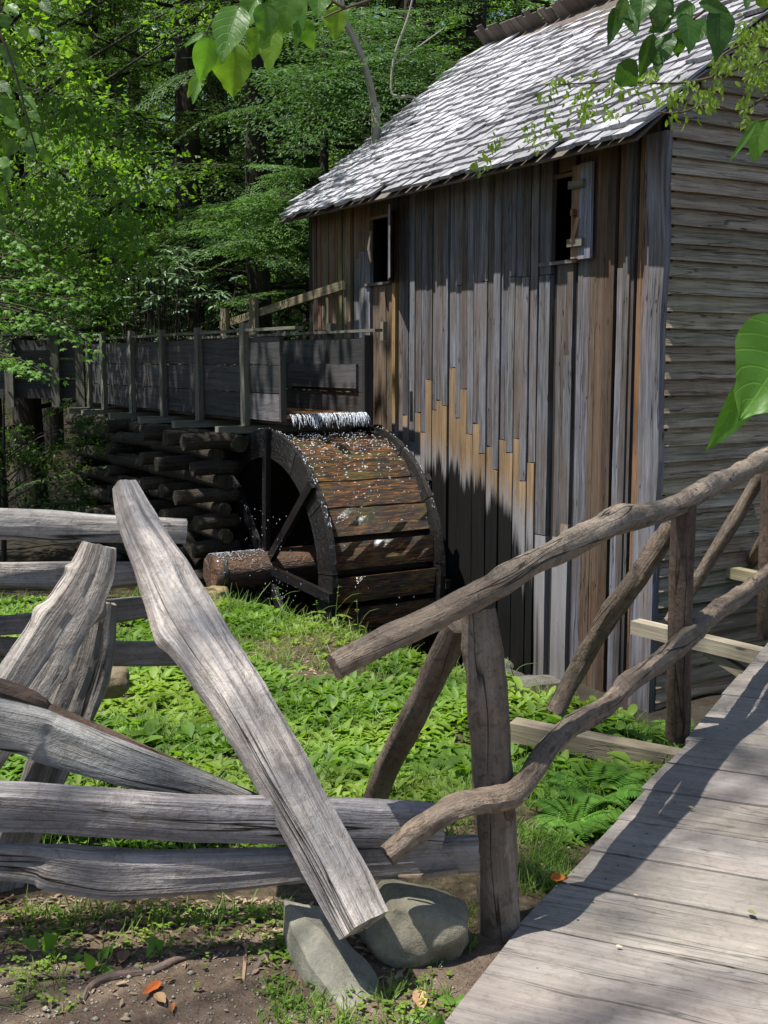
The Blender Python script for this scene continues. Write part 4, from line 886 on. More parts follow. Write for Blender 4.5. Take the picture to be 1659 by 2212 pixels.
# the slab: hewn prism leaning under the stake
m = MB(); top = [at(614, 1945, 3.05), at(700, 1958, 3.05), at(752, 2035, 2.95), at(812, 2105, 2.86), at(842, 2165, 2.78), at(800, 2198, 2.71), at(745, 2186, 2.71), at(668, 2085, 2.82), at(628, 2010, 2.92)]
for i, p in enumerate(top): m.v.append(p)
for i, p in enumerate(top): q_ = p.copy(); q_.z = -.12; q_ += (q_-Vector((mid.x, mid.y, -.1)))*.10; m.v.append(q_)
c1 = at(700, 2040, 2.88)+ZV*.035; c2 = at(765, 2128, 2.79)+ZV*.03; m.v += [c1, c2]
n_ = 9
for tri in ((0, 1, 18), (1, 2, 18), (2, 19, 18), (2, 3, 19), (3, 4, 19), (4, 5, 19), (5, 6, 19), (6, 18, 19), (6, 7, 18), (7, 8, 18), (8, 0, 18)): m.face(tri, [(0, 0)]*3)
for i in range(9): j = (i+1) % 9; m.face((i, i+n_, j+n_, j), [(0, 0)]*4)
import bmesh
o = m.build('stone_slab', 'slab_stone'); bm = bmesh.new(); bm.from_mesh(o.data); bmesh.ops.recalc_face_normals(bm, faces=bm.faces)
bmesh.ops.subdivide_edges(bm, edges=bm.edges, cuts=3, use_grid_fill=True)
for v in bm.verts: v.co += Vector((mnoise.noise(v.co*14), mnoise.noise(v.co*14+Vector((5, 0, 0))), mnoise.noise(v.co*14+Vector((0, 5, 0)))))*.007
bm.to_mesh(o.data); bm.free(); setp(o, 'long angular grey slab stone under the end of the leaning stake', 'stone')
o = rock('stone', tuple(at(232, 1470, 4.6)), (.09, .08, .075), 'boulder_stone', 'small brown stone behind the crossed stakes in the green bank', 'stone', seed=5, color=(.7, .6, .5))
# ================================================================== VEGETATION
UPV = np.array([0., 0., 1.])
def frond(Lf, droop=.25, dens=1.):
    """one flat hemlock bough along +x: kites (base, dir, normal, length, width)"""
    B, Dd, Ln, Wd = [], [], [], []; x = .10*Lf
    def bend(p): r2 = p[0]**2+p[1]**2; return np.array([p[0], p[1], p[2]-droop*p[0]**2/Lf-.22*abs(p[1])**1.6/Lf])
    while x < Lf:
        for sd_ in (-1, 1):
            tl = (.10+.42*(1-x/Lf)**.8*min(1, x/Lf*3.5))*Lf*random.uniform(.7, 1.1)*.8; an = sd_*R(random.uniform(42, 62)); dx, dy = math.cos(an), math.sin(an); s_ = .03
            lift = random.uniform(-.05, .05)
            while s_ < tl:
                for s2 in (-1, 1):
                    a2 = an+s2*R(random.uniform(30, 60)); l2 = random.uniform(.045, .095)*(1.15-.5*s_/tl)
                    b_ = np.array([x+dx*s_, dy*s_, lift*s_+random.uniform(-.01, .01)])
                    e_ = b_+np.array([math.cos(a2)*l2, math.sin(a2)*l2, random.uniform(-.03, .008)])
                    B.append(bend(b_)); Dd.append(bend(e_)-bend(b_)); Ln.append(l2); Wd.append(l2*random.uniform(.26, .42))
                s_ += random.uniform(.035, .055)/dens
        x += random.uniform(.07, .11)/dens
    B = np.array(B); Dd = np.array(Dd); N_n = UPV[None]+rng.normal(0, .28, (len(B), 3))
    return B, Dd, N_n, np.array(Ln), np.array(Wd)
FR = [frond(random.uniform(1.7, 2.5), random.uniform(.15, .4)) for _ in range(5)]
def place_fronds(specs):
    """specs: (origin, azimuth, pitch, scale)"""
    VV, QQ = [], []; n0 = 0
    for (o_, az, pt, s_) in specs:
        B, Dd, Nn, Ln, Wd = random.choice(FR); M_ = np.array((Matrix.Rotation(az, 3, 'Z') @ Matrix.Rotation(-pt, 3, 'Y') @ Matrix.Rotation(random.uniform(-.25, .25), 3, 'X')))
        ls = min(s_, 1.)*.9+.1*s_; V_, Q_ = kites(B @ M_.T*s_+np.array(o_), Dd @ M_.T, Nn @ M_.T, Ln*ls, Wd*ls); VV.append(V_); QQ.append(Q_+n0); n0 += len(V_)
    return np.concatenate(VV), np.concatenate(QQ)
def trunk_mesh(h, r, lean=.02, sides=10, limbs=(), mat='bark', name='trunk'):
    m = MB(); a = random.uniform(0, 6.28)
    pts = [Vector((math.cos(a)*lean*z_+.03*r*random.uniform(-1, 1), math.sin(a)*lean*z_, z_)) for z_ in (-.5, h*.15, h*.35, h*.6, h*.8, h)]
    m.sweep(pts, [r*1.25, r, r*.85, r*.6, r*.35, r*.06], sides, amp=.08, nz=1., n=14)
    for (A_, B_, rr) in limbs: m.sweep([A_, A_.lerp(B_, .5)+Vector((0, 0, .05)), B_], [rr, rr*.6, rr*.2], 5, amp=.05, n=4)
    return m.mesh(name, [mat], Vector())
def hemlock_var(h, nf, z0, spread=1.):
    sp, lim = [], []
    for i in range(nf):
        z_ = z0+(h-z0)*(i/nf)**.9; az = i*2.4+random.uniform(-.4, .4); s_ = spread*(1.45*(1-(z_/h)**1.5)+.3)*random.uniform(.75, 1.1)
        pt = R(random.uniform(-12, 14)); sp.append(((math.cos(az)*.1, math.sin(az)*.1, z_), az, pt, s_))
        lim.append((Vector((0, 0, z_)), Vector((math.cos(az)*1.5*s_, math.sin(az)*1.5*s_, z_+math.sin(pt)*1.5*s_-.12)), .03*s_))
    V_, Q_ = place_fronds(sp); return npmesh('crown', V_, Q_, 'hemlock_needles', smooth=False), trunk_mesh(h, .20, limbs=lim)
HV = [hemlock_var(13, 62, 1.6), hemlock_var(14, 60, 2.6, 1.1), hemlock_var(12, 62, .9, .9)]
def tree(name, x, y, crown, trunk, label, group, rot, s_=1., zoff=0., ctint=None):
    z_ = ground_z(x, y, False)+zoff; t_ = empty(name, (x, y, z_), label, 'tree', group)
    for nm, me in (('trunk', trunk), ('crown', crown)):
        o = linkat(nm, me, (x, y, z_), t_); o.rotation_euler.z = rot; o.scale = (s_,)*3
        if ctint and nm == 'crown': o.color = (*ctint, 1)
    return t_
ORD = ['first', 'second', 'third', 'fourth', 'fifth', 'sixth', 'seventh', 'eighth', 'ninth', 'tenth', 'eleventh', 'twelfth', 'thirteenth', 'fourteenth']
def rank(L_, i, test): return ORD[sorted([p[0] for p in L_ if test(p)]).index(L_[i][0])]
HS = [(410, 19.), (492, 21.5), (566, 17.2), (690, 20.), (215, 21.), (60, 19.5), (320, 25.), (840, 18.6), (930, 23.), (110, 26.), (1010, 19.5), (1095, 23.), (455, 27.), (620, 26.), (760, 28.), (260, 30.)]
for i, (px, Y) in enumerate(HS):
    cr_, tr_ = HV[i % 3]; P = at(px, 800, Y)
    tree('hemlock_tree', P.x, Y, cr_, tr_, f'dark hemlock in the {"nearer" if Y < 22 else "farther"} row of the woods, {rank(HS, i, lambda p: (p[1] < 22) == (Y < 22))} from the left', 'hemlocks in the woods behind the flume', i*1.7, random.uniform(.95, 1.25), ctint=tuple([random.uniform(.8, 1.2)]*3))
# broadleaf trees
def leaf_cloud(cl, size, n_per, mat, star=False, hang=.35, flatten=.6):
    """clumps cl: (centre, radius) filled with small leaves"""
    Bs, Ds, Ns, Ls = [], [], [], []
    for (c_, r_) in cl:
        n_ = int(n_per*r_*r_)
        d_ = unit(rng.normal(size=(n_, 3))); p = np.array(c_)[None]+d_*(rng.random((n_, 1))**.45)*r_*np.array([1, 1, flatten])
        dr_ = unit(d_*np.array([1, 1, .3])+rng.normal(0, .5, (n_, 3))-np.array([0, 0, hang])); Bs.append(p); Ds.append(dr_)
        Ns.append(UPV[None]+rng.normal(0, .45, (n_, 3))); Ls.append(size*rng.uniform(.65, 1.25, n_))
    B = np.concatenate(Bs); L_ = np.concatenate(Ls)
    V_, Q_ = kites(B, np.concatenate(Ds), np.concatenate(Ns), L_, L_*rng.uniform(.45, .75, len(L_)), .15)
    return npmesh('crown', V_, Q_, mat, smooth=False)
def broad_var(h, rad, ncl, mat, size=.085, dens=330, z0=.25, r=.14):
    cl, lim = [], []
    for i in range(ncl):
        z_ = h*(z0+(1-z0)*random.random()); a = random.uniform(0, 6.28); rr = rad*math.sqrt(random.random())*(1.05-.75*abs((z_/h-.55)/.55)**2)
        c_ = (math.cos(a)*rr, math.sin(a)*rr, z_); cl.append((c_, random.uniform(.45, .95))); lim.append((Vector((0, 0, z_*.75)), Vector(c_), .03))
    return leaf_cloud(cl, size, dens, mat), trunk_mesh(h, r, .03, limbs=lim)
BV = [broad_var(11, 3.4, 62, 'maple_leaves'), broad_var(12, 3.8, 62, 'sunny_leaves', .10, 300)]
BS = [(0, 33, 1), (180, 37, 1), (330, 34, 1), (520, 35, 1), (640, 33, 1), (760, 38, 1), (900, 34, 1), (1050, 36, 1), (90, 43, 1), (440, 42, 1), (250, 23.5, 0), (-20, 17.5, 0), (800, 24.5, 0), (980, 26.5, 0), (700, 45, 1), (300, 48, 1), (1000, 46, 1), (0, 50, 1)]
for i, (px, Y, k) in enumerate(BS):
    P = at(px, 800, Y); rk = rank(BS, i, lambda p: p[2] == k and (k == 0 or (p[1] < 40) == (Y < 40))); lab = (f'leafy green maple among the dark hemlocks, {rk} maple from the left', 'maples among the hemlocks') if k == 0 else (f'sunlit tree beyond the hemlocks, {rk} from the left in the {"middle" if Y < 40 else "farthest"} rank', 'sunlit trees beyond the hemlocks')
    tree('maple_tree' if k == 0 else 'broadleaf_tree', P.x, Y, *BV[k], lab[0], lab[1], i*2.1, random.uniform(.95, 1.3), ctint=tuple([random.uniform(.85, 1.25)]*3))
# the forest that reads as one mass far behind
cl = [((x_+random.uniform(-1.5, 1.5), random.uniform(54, 60), 5+zz_+random.uniform(-1, 1)), 2.2) for x_ in np.arange(-34, 34, 2.6) for zz_ in np.arange(0, 18, 2.4)]
me = leaf_cloud(cl, .34, 75, 'sunny_leaves'); o = linkat('far_woods', me, (0, 0, 0)); o.color = (.55, .6, .5, 1); setp(o, 'far off wooded hillside closing the view behind all trees', 'woods', kind='stuff')
# understory maple on the left: clumps where the photograph shows its drooping masses
def clump_tree(name, base, cl_px, size, dens, mat, label, tr_r=.07, hang=.5, tint=None, cat='tree', flatten=.5):
    bz = Vector((base[0], base[1], ground_z(*base, False))); t_ = empty(name, bz, label, cat); cl, m = [], MB()
    top = None
    for (px, py, Y, r_) in cl_px:
        c_ = at(px, py, Y); cl.append((tuple(c_-bz), PX(c_, r_)))
    h = max(c[0][2] for c in cl)+.3
    m.sweep([Vector((0, 0, -.3)), Vector((.03, .05, h*.4)), Vector((.1, 0, h))], [tr_r*1.2, tr_r, tr_r*.2], 8, amp=.06, n=10)
    for (c_, r_) in cl:
        c2 = Vector(c_); A_ = Vector((.05, .02, max(.2, c2.z*.75))); m.sweep([A_, A_.lerp(c2, .5)+Vector((0, 0, .12)), c2], [.010, .006, .003], 5, amp=.1, n=5) if random.random() < .4 else None
    linkat('trunk', m.mesh('trunk', ['bark']), bz, t_); o = linkat('crown', leaf_cloud(cl, size, dens, mat, hang=hang, flatten=flatten), bz, t_)
    if tint: o.color = (*tint, 1)
    return t_
cl1 = []
for i in range(46):
    px = random.uniform(-60, 330); lo = 200+px*.25; py = random.uniform(lo, 560); cl1.append((px, py, random.uniform(11.5, 14.5), random.uniform(45, 85)))
for q_ in ((250, 300), (300, 320), (220, 260), (160, 230), (270, 480), (230, 500), (300, 510), (60, 200)): cl1.append((*q_, 11.6, 50))
clump_tree('understory_tree', (-5.6, 14.8), cl1, .085, 800, 'maple_leaves', 'arching small-leaved tree with drooping green boughs left of the mill', hang=.8, flatten=.45)
cl2 = [(random.uniform(-60, 260), random.uniform(500, 720), random.uniform(12.5, 15), random.uniform(40, 75)) for _ in range(26)]
clump_tree('shrub', (-5.4, 14.2), cl2, .07, 1000, 'maple_leaves', 'shady green shrub filling the corner above the far flume stretch', .04, tint=(.6, .7, .6), cat='shrub')
cl4 = [(random.uniform(-60, 210), random.uniform(890, 1120), random.uniform(12.6, 14.2), random.uniform(30, 60)) for _ in range(34)]
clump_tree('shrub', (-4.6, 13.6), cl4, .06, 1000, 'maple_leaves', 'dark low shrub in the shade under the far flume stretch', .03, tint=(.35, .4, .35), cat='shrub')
cl3 = [(random.uniform(-40, 180), random.uniform(-40, 170), random.uniform(9.5, 12), random.uniform(30, 60)) for _ in range(26)]
clump_tree('maple_tree', (-4.9, 11.5), cl3, .085, 900, 'sunny_leaves', 'bright yellow-green maple high up behind the leftmost hanging leaves', .08, tint=(.7, .75, .75))
# young hemlock whose pale boughs are in the sun beside the eave
yb = at(690, 800, 15.6); yz = ground_z(yb.x, yb.y, False); yh = empty('hemlock_tree', (yb.x, yb.y, yz), 'young hemlock with pale sunlit boughs reaching out left of the eave', 'tree')
sp = []
def bough(px, py, Y, px0, py0, Y0, s_=None):
    A_, B_ = at(px0, py0, Y0), at(px, py, Y); d_ = B_-A_; sp.append((tuple(A_-Vector((yb.x, yb.y, yz))), math.atan2(d_.y, d_.x), math.atan2(d_.z+.25*d_.length, math.hypot(d_.x, d_.y)), d_.length/2.1))
for (a_, b_, Y_) in ((405, 500, 13.2), (440, 485, 13.0), (480, 470, 13.5), (530, 500, 13.2), (600, 505, 13.6), (630, 560, 14), (580, 540, 13.3), (550, 395, 14), (590, 390, 14.2), (370, 540, 14.2), (620, 440, 14.6), (500, 560, 14.), (440, 560, 14.6)):
    bough(a_, b_, Y_, 690+random.uniform(-10, 10), b_-20, 15.5); bough(a_+random.uniform(-12, 12), b_+random.uniform(0, 16), Y_+.2, 690+random.uniform(-10, 10), b_-10, 15.5)
V_, Q_ = place_fronds(sp); linkat('crown', npmesh('crown', V_, Q_, 'hemlock_light', smooth=False), (yb.x, yb.y, yz), yh); linkat('trunk', trunk_mesh(8.5, .10), (yb.x, yb.y, yz), yh)
# a mid-height hemlock behind the hanging dogwood leaves
yb = at(640, 800, 13.9); yb.x -= 0; sp = []; yb = at(880, 800, 17.5); yz = ground_z(yb.x, yb.y, False); yh = empty('hemlock_tree', (yb.x, yb.y, yz), 'tall hemlock with dusty pale sprays behind the hanging leaf cluster', 'tree')
for _ in range(26):
    a_, b_ = random.uniform(540, 800), random.uniform(90, 260); bough(a_, b_, random.uniform(12.5, 14.5), 880, b_-30, 17.3)
V_, Q_ = place_fronds(sp); linkat('crown', npmesh('crown', V_, Q_, 'hemlock_light', smooth=False), (yb.x, yb.y, yz), yh).color = (.55, .62, .55, 1); linkat('trunk', trunk_mesh(12, .16), (yb.x, yb.y, yz), yh)
# pale crooked sapling
A_ = at(790, 620, 13.5); m = MB(); sapl = empty('sapling', (at(812, 620, 13.6).x, 13.6, -.9), 'thin pale bare sapling bending up beside the shingle roof', 'tree')
m.sweep([Vector((at(815, 620, 13.6).x, 13.6, -.95)), at(812, 330, 13.6), at(808, 230, 13.6), at(790, 150, 13.5), at(768, 90, 13.4), at(742, 35, 13.3), at(735, -40, 13.2)], [.06, .055, .045, .04, .04, .035, .03], 8, amp=.06, n=40); m.build('trunk', 'pale_bark', sapl)
m = MB(); m.sweep([at(905, 235, 14), at(893, 210, 14), at(860, 208, 14), at(845, 195, 14), at(852, 120, 14), at(880, 40, 14), at(895, -20, 14)], [.012, .018, .018, .016, .014, .012, .01], 6, amp=.05, n=30)
m.sweep([at(850, 140, 14), at(905, 100, 14.1), at(960, 60, 14.2)], [.01, .008, .005], 5, n=8); m.build('branch', 'pale_bark', sapl)
# rhododendron: whorls of long leathery leaves
rb = at(330, 760, 16.3); rz_ = ground_z(rb.x, rb.y, False); rho = empty('rhododendron', (rb.x, rb.y, rz_), 'rhododendron with whorls of narrow shiny leaves behind the flume', 'shrub')
Bs, Ds, Ls = [], [], []; m = MB()
for i in range(150):
    px, py = random.gauss(345, 60), random.uniform(520, 735); Y = random.uniform(15.4, 17.); c_ = at(px, py, Y)
    if i < 24: px, py = random.choice([(370, 545), (345, 580), (385, 600), (360, 640), (330, 660), (400, 650), (430, 640), (310, 610), (470, 640)]); c_ = at(px+random.gauss(0, 10), py+random.gauss(0, 8), 15.2)
    rel = c_-Vector((rb.x, rb.y, rz_)); A_ = Vector((rel.x*.3, rel.y*.3, .1)); m.sweep([A_, A_.lerp(rel, .6)+Vector((0, 0, .1)), rel], [.012, .008, .004], 4, n=4)
    for k in range(9):
        a_ = k*.7+random.uniform(-.15, .15); Bs.append(tuple(rel)); Ds.append((math.cos(a_), math.sin(a_)-.25, random.uniform(-.25, .35))); Ls.append(random.uniform(.12, .19))
Bs = np.array(Bs); Ls = np.array(Ls); V_, Q_, U_ = leaves(Bs, np.array(Ds), np.tile(UPV, (len(Bs), 1))+rng.normal(0, .2, (len(Bs), 3)), Ls, Ls*.27, rng.uniform(.1, .4, len(Bs)), 'lance', .1, 4)
linkat('foliage', npmesh('foliage', V_, Q_, 'rhododendron_leaves', U_), (rb.x, rb.y, rz_), rho); linkat('stems', m.mesh('stems', ['bark']), (rb.x, rb.y, rz_), rho)
# maple sprays hanging in front of the flume: five-lobed leaves in flat layers
STAR = []
for k in range(11):
    a = R(-150+k*30); rr = (1., .42, .85, .4, .55)[0 if k == 5 else 1 if k in (4, 6) else 2 if k in (3, 7) else 3 if k in (2, 8) else 4]
    if k in (0, 10): rr = .25
    STAR.append((math.cos(a)*rr*.5+.35, math.sin(a)*rr*.62))
def stars(pos, dirs, nrm, size):
    V_, Q_ = [], []
    for p, d_, n_, s_ in zip(pos, dirs, nrm, size):
        d_ = Vector(d_).normalized(); sd_ = d_.cross(Vector(n_)).normalized(); up_ = sd_.cross(d_); b = len(V_)
        V_.append(Vector(p)+d_*.3*s_)
        for (x_, y_) in STAR: V_.append(Vector(p)+d_*x_*s_+sd_*y_*s_-up_*abs(y_)*.25*s_)
        for k in range(10): Q_.append((b, b+1+k, b+2+k))
        Q_.append((b, b+11, b+1))
    return np.array(V_), np.array(Q_)
mb_ = at(-260, 640, 9.6); mz = ground_z(mb_.x, mb_.y, False); mpl = empty('maple_tree', (mb_.x, mb_.y, mz), 'maple whose low leafy spray hangs in front of the flume', 'tree')
pos, dirs, nrm, siz = [], [], [], []; m = MB()
br_ = [((-60, 640), (110, 680), (222, 768)), ((-60, 620), (60, 630), (190, 650)), ((-60, 690), (60, 690), (170, 720)), ((-60, 760), (40, 775), (120, 818)), ((-60, 590), (30, 600), (120, 600)), ((-60, 650), (20, 660), (90, 690)), ((-50, 540), (60, 560), (180, 620)), ((-60, 740), (0, 760), (60, 800)), ((-60, 480), (20, 500), (110, 560))]
for (a_, b_, c_) in br_:
    for rep in range(2):
        Y = random.uniform(8.8, 9.9); pts = [at(a_[0], a_[1]+rep*6, Y+.2), at(b_[0], b_[1]+rep*8, Y), at(c_[0], c_[1], Y-.1)]
        rel = [p-Vector((mb_.x, mb_.y, mz)) for p in pts]; m.sweep(rel, [.008, .005, .002], 4, n=6)
        for k in range(46):
            f = random.random()**.8; p = rel[0].lerp(rel[1], f*2) if f < .5 else rel[1].lerp(rel[2], f*2-1)
            dr_ = (rel[2]-rel[0]).normalized(); off = Vector((random.gauss(0, .06), random.gauss(0, .11), random.gauss(0, .022)-.02))
            pos.append(p+off); dirs.append(dr_+off.normalized()*.9+Vector((0, 0, -.35))); nrm.append((random.gauss(0, .25), random.gauss(-.25, .25), 1)); siz.append(random.uniform(.05, .085))
V_, Q_ = stars(pos, dirs, nrm, siz); linkat('crown', npmesh('crown', V_, Q_, 'maple_leaves', smooth=False), (mb_.x, mb_.y, mz), mpl).color = (.95, 1.1, .9, 1)
m.sweep([Vector((0, 0, -.3)), Vector((0, 0, 2.)), Vector((.1, 0, 5))], [.09, .08, .05], 8, n=8); linkat('trunk', m.mesh('trunk', ['bark']), (mb_.x, mb_.y, mz), mpl)
# ---------------------------------------------------------------- big near leaves
def big_leaf(base, tip, width, nv=None, curl=.15, fold=.2, wav=.02, skew=0.):
    base, tip = Vector(base), Vector(tip); d_ = tip-base; L = d_.length; d_.normalize()
    view = Vector((0, -1, .15)) if nv is None else Vector(nv); sd_ = d_.cross(view).normalized(); n_ = sd_.cross(d_)
    m = MB(); nu, nv_ = 8, 12; ph = random.random()*50; cam_n = -1 if n_.y > 0 else 1
    for i in range(nv_+1):
        v_ = i/nv_; wv = max(.012, (math.sin(math.pi*v_**.72)**.85)*(1-v_**6))*width/2
        if v_ > .82: wv = width/2*(.50*(1-v_)/.18)**1.25*1.0+.0008
        for j in range(nu+1):
            u_ = j/nu*2-1; q_ = base+d_*L*v_+sd_*(u_*wv+skew*width*math.sin(v_*3.1))
            z_ = fold*abs(u_)*wv-curl*L*(v_-.35)**2+wav*width*math.sin(v_*16+u_*2+ph)*abs(u_)**2+wav*width*.7*mnoise.noise(Vector((u_*2, v_*6, ph)))
            m.v.append(q_+n_*z_)
    for i in range(nv_):
        for j in range(nu):
            a_ = i*(nu+1)+j; f_ = lambda ii, jj: (jj/nu*2-1, ii/nv_)
            m.face((a_, a_+1, a_+nu+2, a_+nu+1), (f_(i, j), f_(i, j+1), f_(i+1, j+1), f_(i+1, j)), 0, True)
    return m
def leaf_branch(name, label, Y, twigs, lv, mat, tint=None, cat='branch', stalk=True, wav=.03):
    t0_ = at(twigs[0][0][0], twigs[0][0][1], Y); b_ = empty(name, t0_, label, cat)
    m = MB()
    for tw in twigs:
        pts = [at(x_, y_, Y+dz_) for (x_, y_, dz_) in tw[:-1]]; m.sweep(pts, [tw[-1]*(1-.6*i/(len(pts)-1)) for i in range(len(pts))], 7, amp=.08, n=len(pts)*5)
    m.build('twig', 'bark', b_, (2.2, 2., 1.8))
    for l_ in lv:
        (x0, y0, x1, y1, w_) = l_[:5]; dz_ = random.uniform(-.05, .05) if len(l_) < 6 or l_[5] is None else l_[5]; tn = l_[6] if len(l_) > 6 else (1, 1, 1)
        A_ = at(x0, y0, Y+dz_); B_ = at(x1, y1, Y+dz_+random.uniform(-.03, .03)); r_ = random.uniform(.9, 1.12)
        mm = big_leaf(A_, B_, PX(A_, w_*1.12), (random.uniform(-.35, .35), -1, random.uniform(-.1, .5)), random.uniform(.05, .25), random.uniform(.1, .4), wav)
        o = mm.build('leaf', mat, b_, tuple(c*r_ for c in tn)); 
    return b_
YG = (1.45, 1.2, .8)
leaf_branch('dogwood_branch', 'large bright green leaves hanging from a twig over the woods', 1.62, [[(900, -60, 0), (810, -5, 0), (745, 18, 0), (700, 38, 0), .003], [(745, 18, 0), (680, -15, 0), (600, -20, 0), (520, 8, 0), (462, 42, 0), (447, 72, 0), .0025]],
    [(516, 10, 476, 133, 66, -.03), (452, 76, 431, 180, 46, -.02), (440, 72, 399, 98, 14, 0), (437, 150, 416, 222, 22, .02), (425, 160, 406, 210, 16, .03, YG), (505, 88, 502, 212, 78, .03, YG),
     (555, -5, 512, 76, 40, -.02), (575, 5, 571, 88, 46, -.03), (590, 55, 579, 158, 48, .03, YG), (628, -25, 610, 76, 58, -.02), (655, -10, 638, 104, 26, .02), (652, 40, 677, 110, 34, .03), (690, -30, 686, 40, 48, -.02), (730, 12, 722, 88, 44, .03, YG), (560, 60, 540, 130, 44, .04, YG), (600, -40, 590, 20, 50, .02), (545, -35, 540, 30, 50, .03)], 'near_leaf')
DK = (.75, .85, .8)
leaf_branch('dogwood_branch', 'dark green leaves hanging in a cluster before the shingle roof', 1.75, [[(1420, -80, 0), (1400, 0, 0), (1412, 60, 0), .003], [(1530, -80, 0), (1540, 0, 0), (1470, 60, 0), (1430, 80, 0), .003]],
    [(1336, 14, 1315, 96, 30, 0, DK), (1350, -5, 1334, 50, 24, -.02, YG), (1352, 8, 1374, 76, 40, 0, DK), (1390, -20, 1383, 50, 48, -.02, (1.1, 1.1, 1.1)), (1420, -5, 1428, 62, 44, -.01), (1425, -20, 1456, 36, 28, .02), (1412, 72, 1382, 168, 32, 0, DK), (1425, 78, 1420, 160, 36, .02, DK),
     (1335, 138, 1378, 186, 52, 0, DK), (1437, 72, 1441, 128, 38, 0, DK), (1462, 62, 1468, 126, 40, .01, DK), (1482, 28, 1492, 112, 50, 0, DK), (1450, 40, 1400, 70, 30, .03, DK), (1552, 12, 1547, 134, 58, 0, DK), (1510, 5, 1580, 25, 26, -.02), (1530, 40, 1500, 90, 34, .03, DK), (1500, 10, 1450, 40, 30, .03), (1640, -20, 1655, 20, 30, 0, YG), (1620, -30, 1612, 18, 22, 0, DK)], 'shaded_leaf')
leaf_branch('dogwood_branch', 'two pointed green leaves hanging in front of the gable clapboards', 1.9, [[(1800, 180, 0), (1700, 240, 0), (1640, 262, 0), .003]],
    [(1652, 255, 1627, 350, 50, 0), (1632, 266, 1577, 348, 12, .0), (1668, 258, 1690, 330, 40, 0)], 'near_leaf', wav=.02)
leaf_branch('dogwood_branch', 'very large pale green leaf at the edge before the clapboards', 1.0, [[(1900, 600, 0), (1800, 690, 0), (1740, 715, 0), .002]],
    [(1735, 700, 1598, 905, 190, 0, (1.35, 1.3, 1.2)), (1640, 800, 1533, 975, 66, .04, (1., 1., .95))], 'near_leaf', wav=.04)
# small-leaved vine branch in front of the roof
vb_o = at(1659, 130, 4.6); vine = empty('vine_branch', vb_o, 'thin branch with small fresh green leaves in front of the roof', 'branch')
m = MB(); tw = [[(1760, 100), (1659, 130), (1590, 150), (1540, 166), (1480, 178), (1420, 180), (1340, 176), (1260, 180), (1200, 182)], [(1659, 205), (1600, 238), (1530, 225), (1470, 243), (1420, 242)], [(1540, 166), (1560, 120), (1620, 90), (1680, 70)]]
for tt in tw: m.sweep([at(x_, y_, 4.6) for x_, y_ in tt], [.007-.0045*i/(len(tt)-1) for i in range(len(tt))], 5, amp=.05, n=24)
m.build('twig', 'bark', vine, (3, 2.8, 2.4))
Bs, Ds, Ls = [], [], []
cl_ = [(1500, 200, 60, 26), (1535, 175, 50, 12), (1405, 155, 30, 14), (1450, 195, 60, 18), (1270, 195, 70, 16), (1325, 180, 30, 10), (1560, 130, 40, 22), (1620, 110, 50, 44), (1640, 160, 40, 34), (1600, 60, 50, 22), (1650, 60, 40, 26), (1200, 175, 40, 12), (1190, 260, 60, 16), (1265, 225, 35, 14), (1315, 235, 30, 8), (1040, 340, 30, 7), (1145, 275, 35, 8), (1160, 305, 15, 4), (1340, 60, 20, 2), (1610, 215, 30, 10), (1530, 215, 25, 14), (1605, 250, 20, 8), (1380, 190, 50, 12), (1070, 300, 26, 7), (1630, 320, 14, 3)]
for (x_, y_, s_, n_) in cl_:
    for k in range(int(n_*2.2)):
        a_, b_ = random.gauss(x_, s_*.35), random.gauss(y_+8, s_*.38); Bs.append(tuple(at(a_, b_, 4.6+random.gauss(0, .12))-vb_o)); Ds.append((random.gauss(0, .5), random.gauss(-.1, .4), -random.uniform(.2, 1.2))); Ls.append(random.uniform(.018, .036))
Bs = np.array(Bs); Ls = np.array(Ls); V_, Q_, U_ = leaves(Bs, np.array(Ds), rng.normal(0, .5, (len(Bs), 3))+np.array([0, -.6, .5]), Ls, Ls*.55, rng.uniform(0, .4, len(Bs)), 'oval', .2, 4)
linkat('foliage', npmesh('foliage', V_, Q_, 'ground_leaves', U_), vb_o, vine)
# leaves at the left edge of the frame
lb = at(-40, 60, 3.6); lft = empty('leafy_branch', lb, 'branch of round green leaves hanging down along the left edge', 'branch')
m = MB(); m.sweep([at(-120, -40, 3.6)-lb+lb, at(-20, 40, 3.6), at(30, 150, 3.6), at(60, 260, 3.6), at(80, 330, 3.6)], [.006, .005, .004, .003, .002], 5, n=20); m.sweep([at(-100, 200, 3.6), at(-20, 300, 3.6), at(20, 420, 3.6)], [.005, .004, .002], 5, n=12); m.build('twig', 'bark', lft)
LL = [(60, 300, 76, 345, 30), (78, 285, 72, 318, 32), (92, 320, 108, 362, 24), (40, 278, 55, 300, 24), (45, 60, 58, 82, 26), (5, 30, 18, 66, 30), (65, 60, 88, 84, 20), (0, 95, 50, 150, 30), (5, 130, 40, 145, 18), (30, 170, 55, 195, 20), (0, 210, 30, 260, 36), (10, 250, 45, 280, 30), (30, 300, 10, 340, 34), (0, 340, 20, 372, 28), (50, 205, 80, 240, 22), (20, 360, 12, 400, 24), (0, 400, 10, 440, 26), (60, 240, 90, 265, 22), (15, 10, 40, 30, 26), (-5, 460, 8, 500, 24), (90, 0, 110, 30, 24), (-10, 180, 25, 200, 30)]
for (x0, y0, x1, y1, w_) in LL:
    A_ = at(x0, y0, 3.6+random.uniform(-.15, .15)); B_ = at(x1, y1, A_.y+random.uniform(-.03, .03)); mm = big_leaf(A_, B_, PX(A_, w_), (random.uniform(-.4, .4), -1, random.uniform(0, .8)), .1, .2, .03); mm.build('leaf', 'shaded_leaf', lft, tuple([random.uniform(.8, 1.5)]*3))
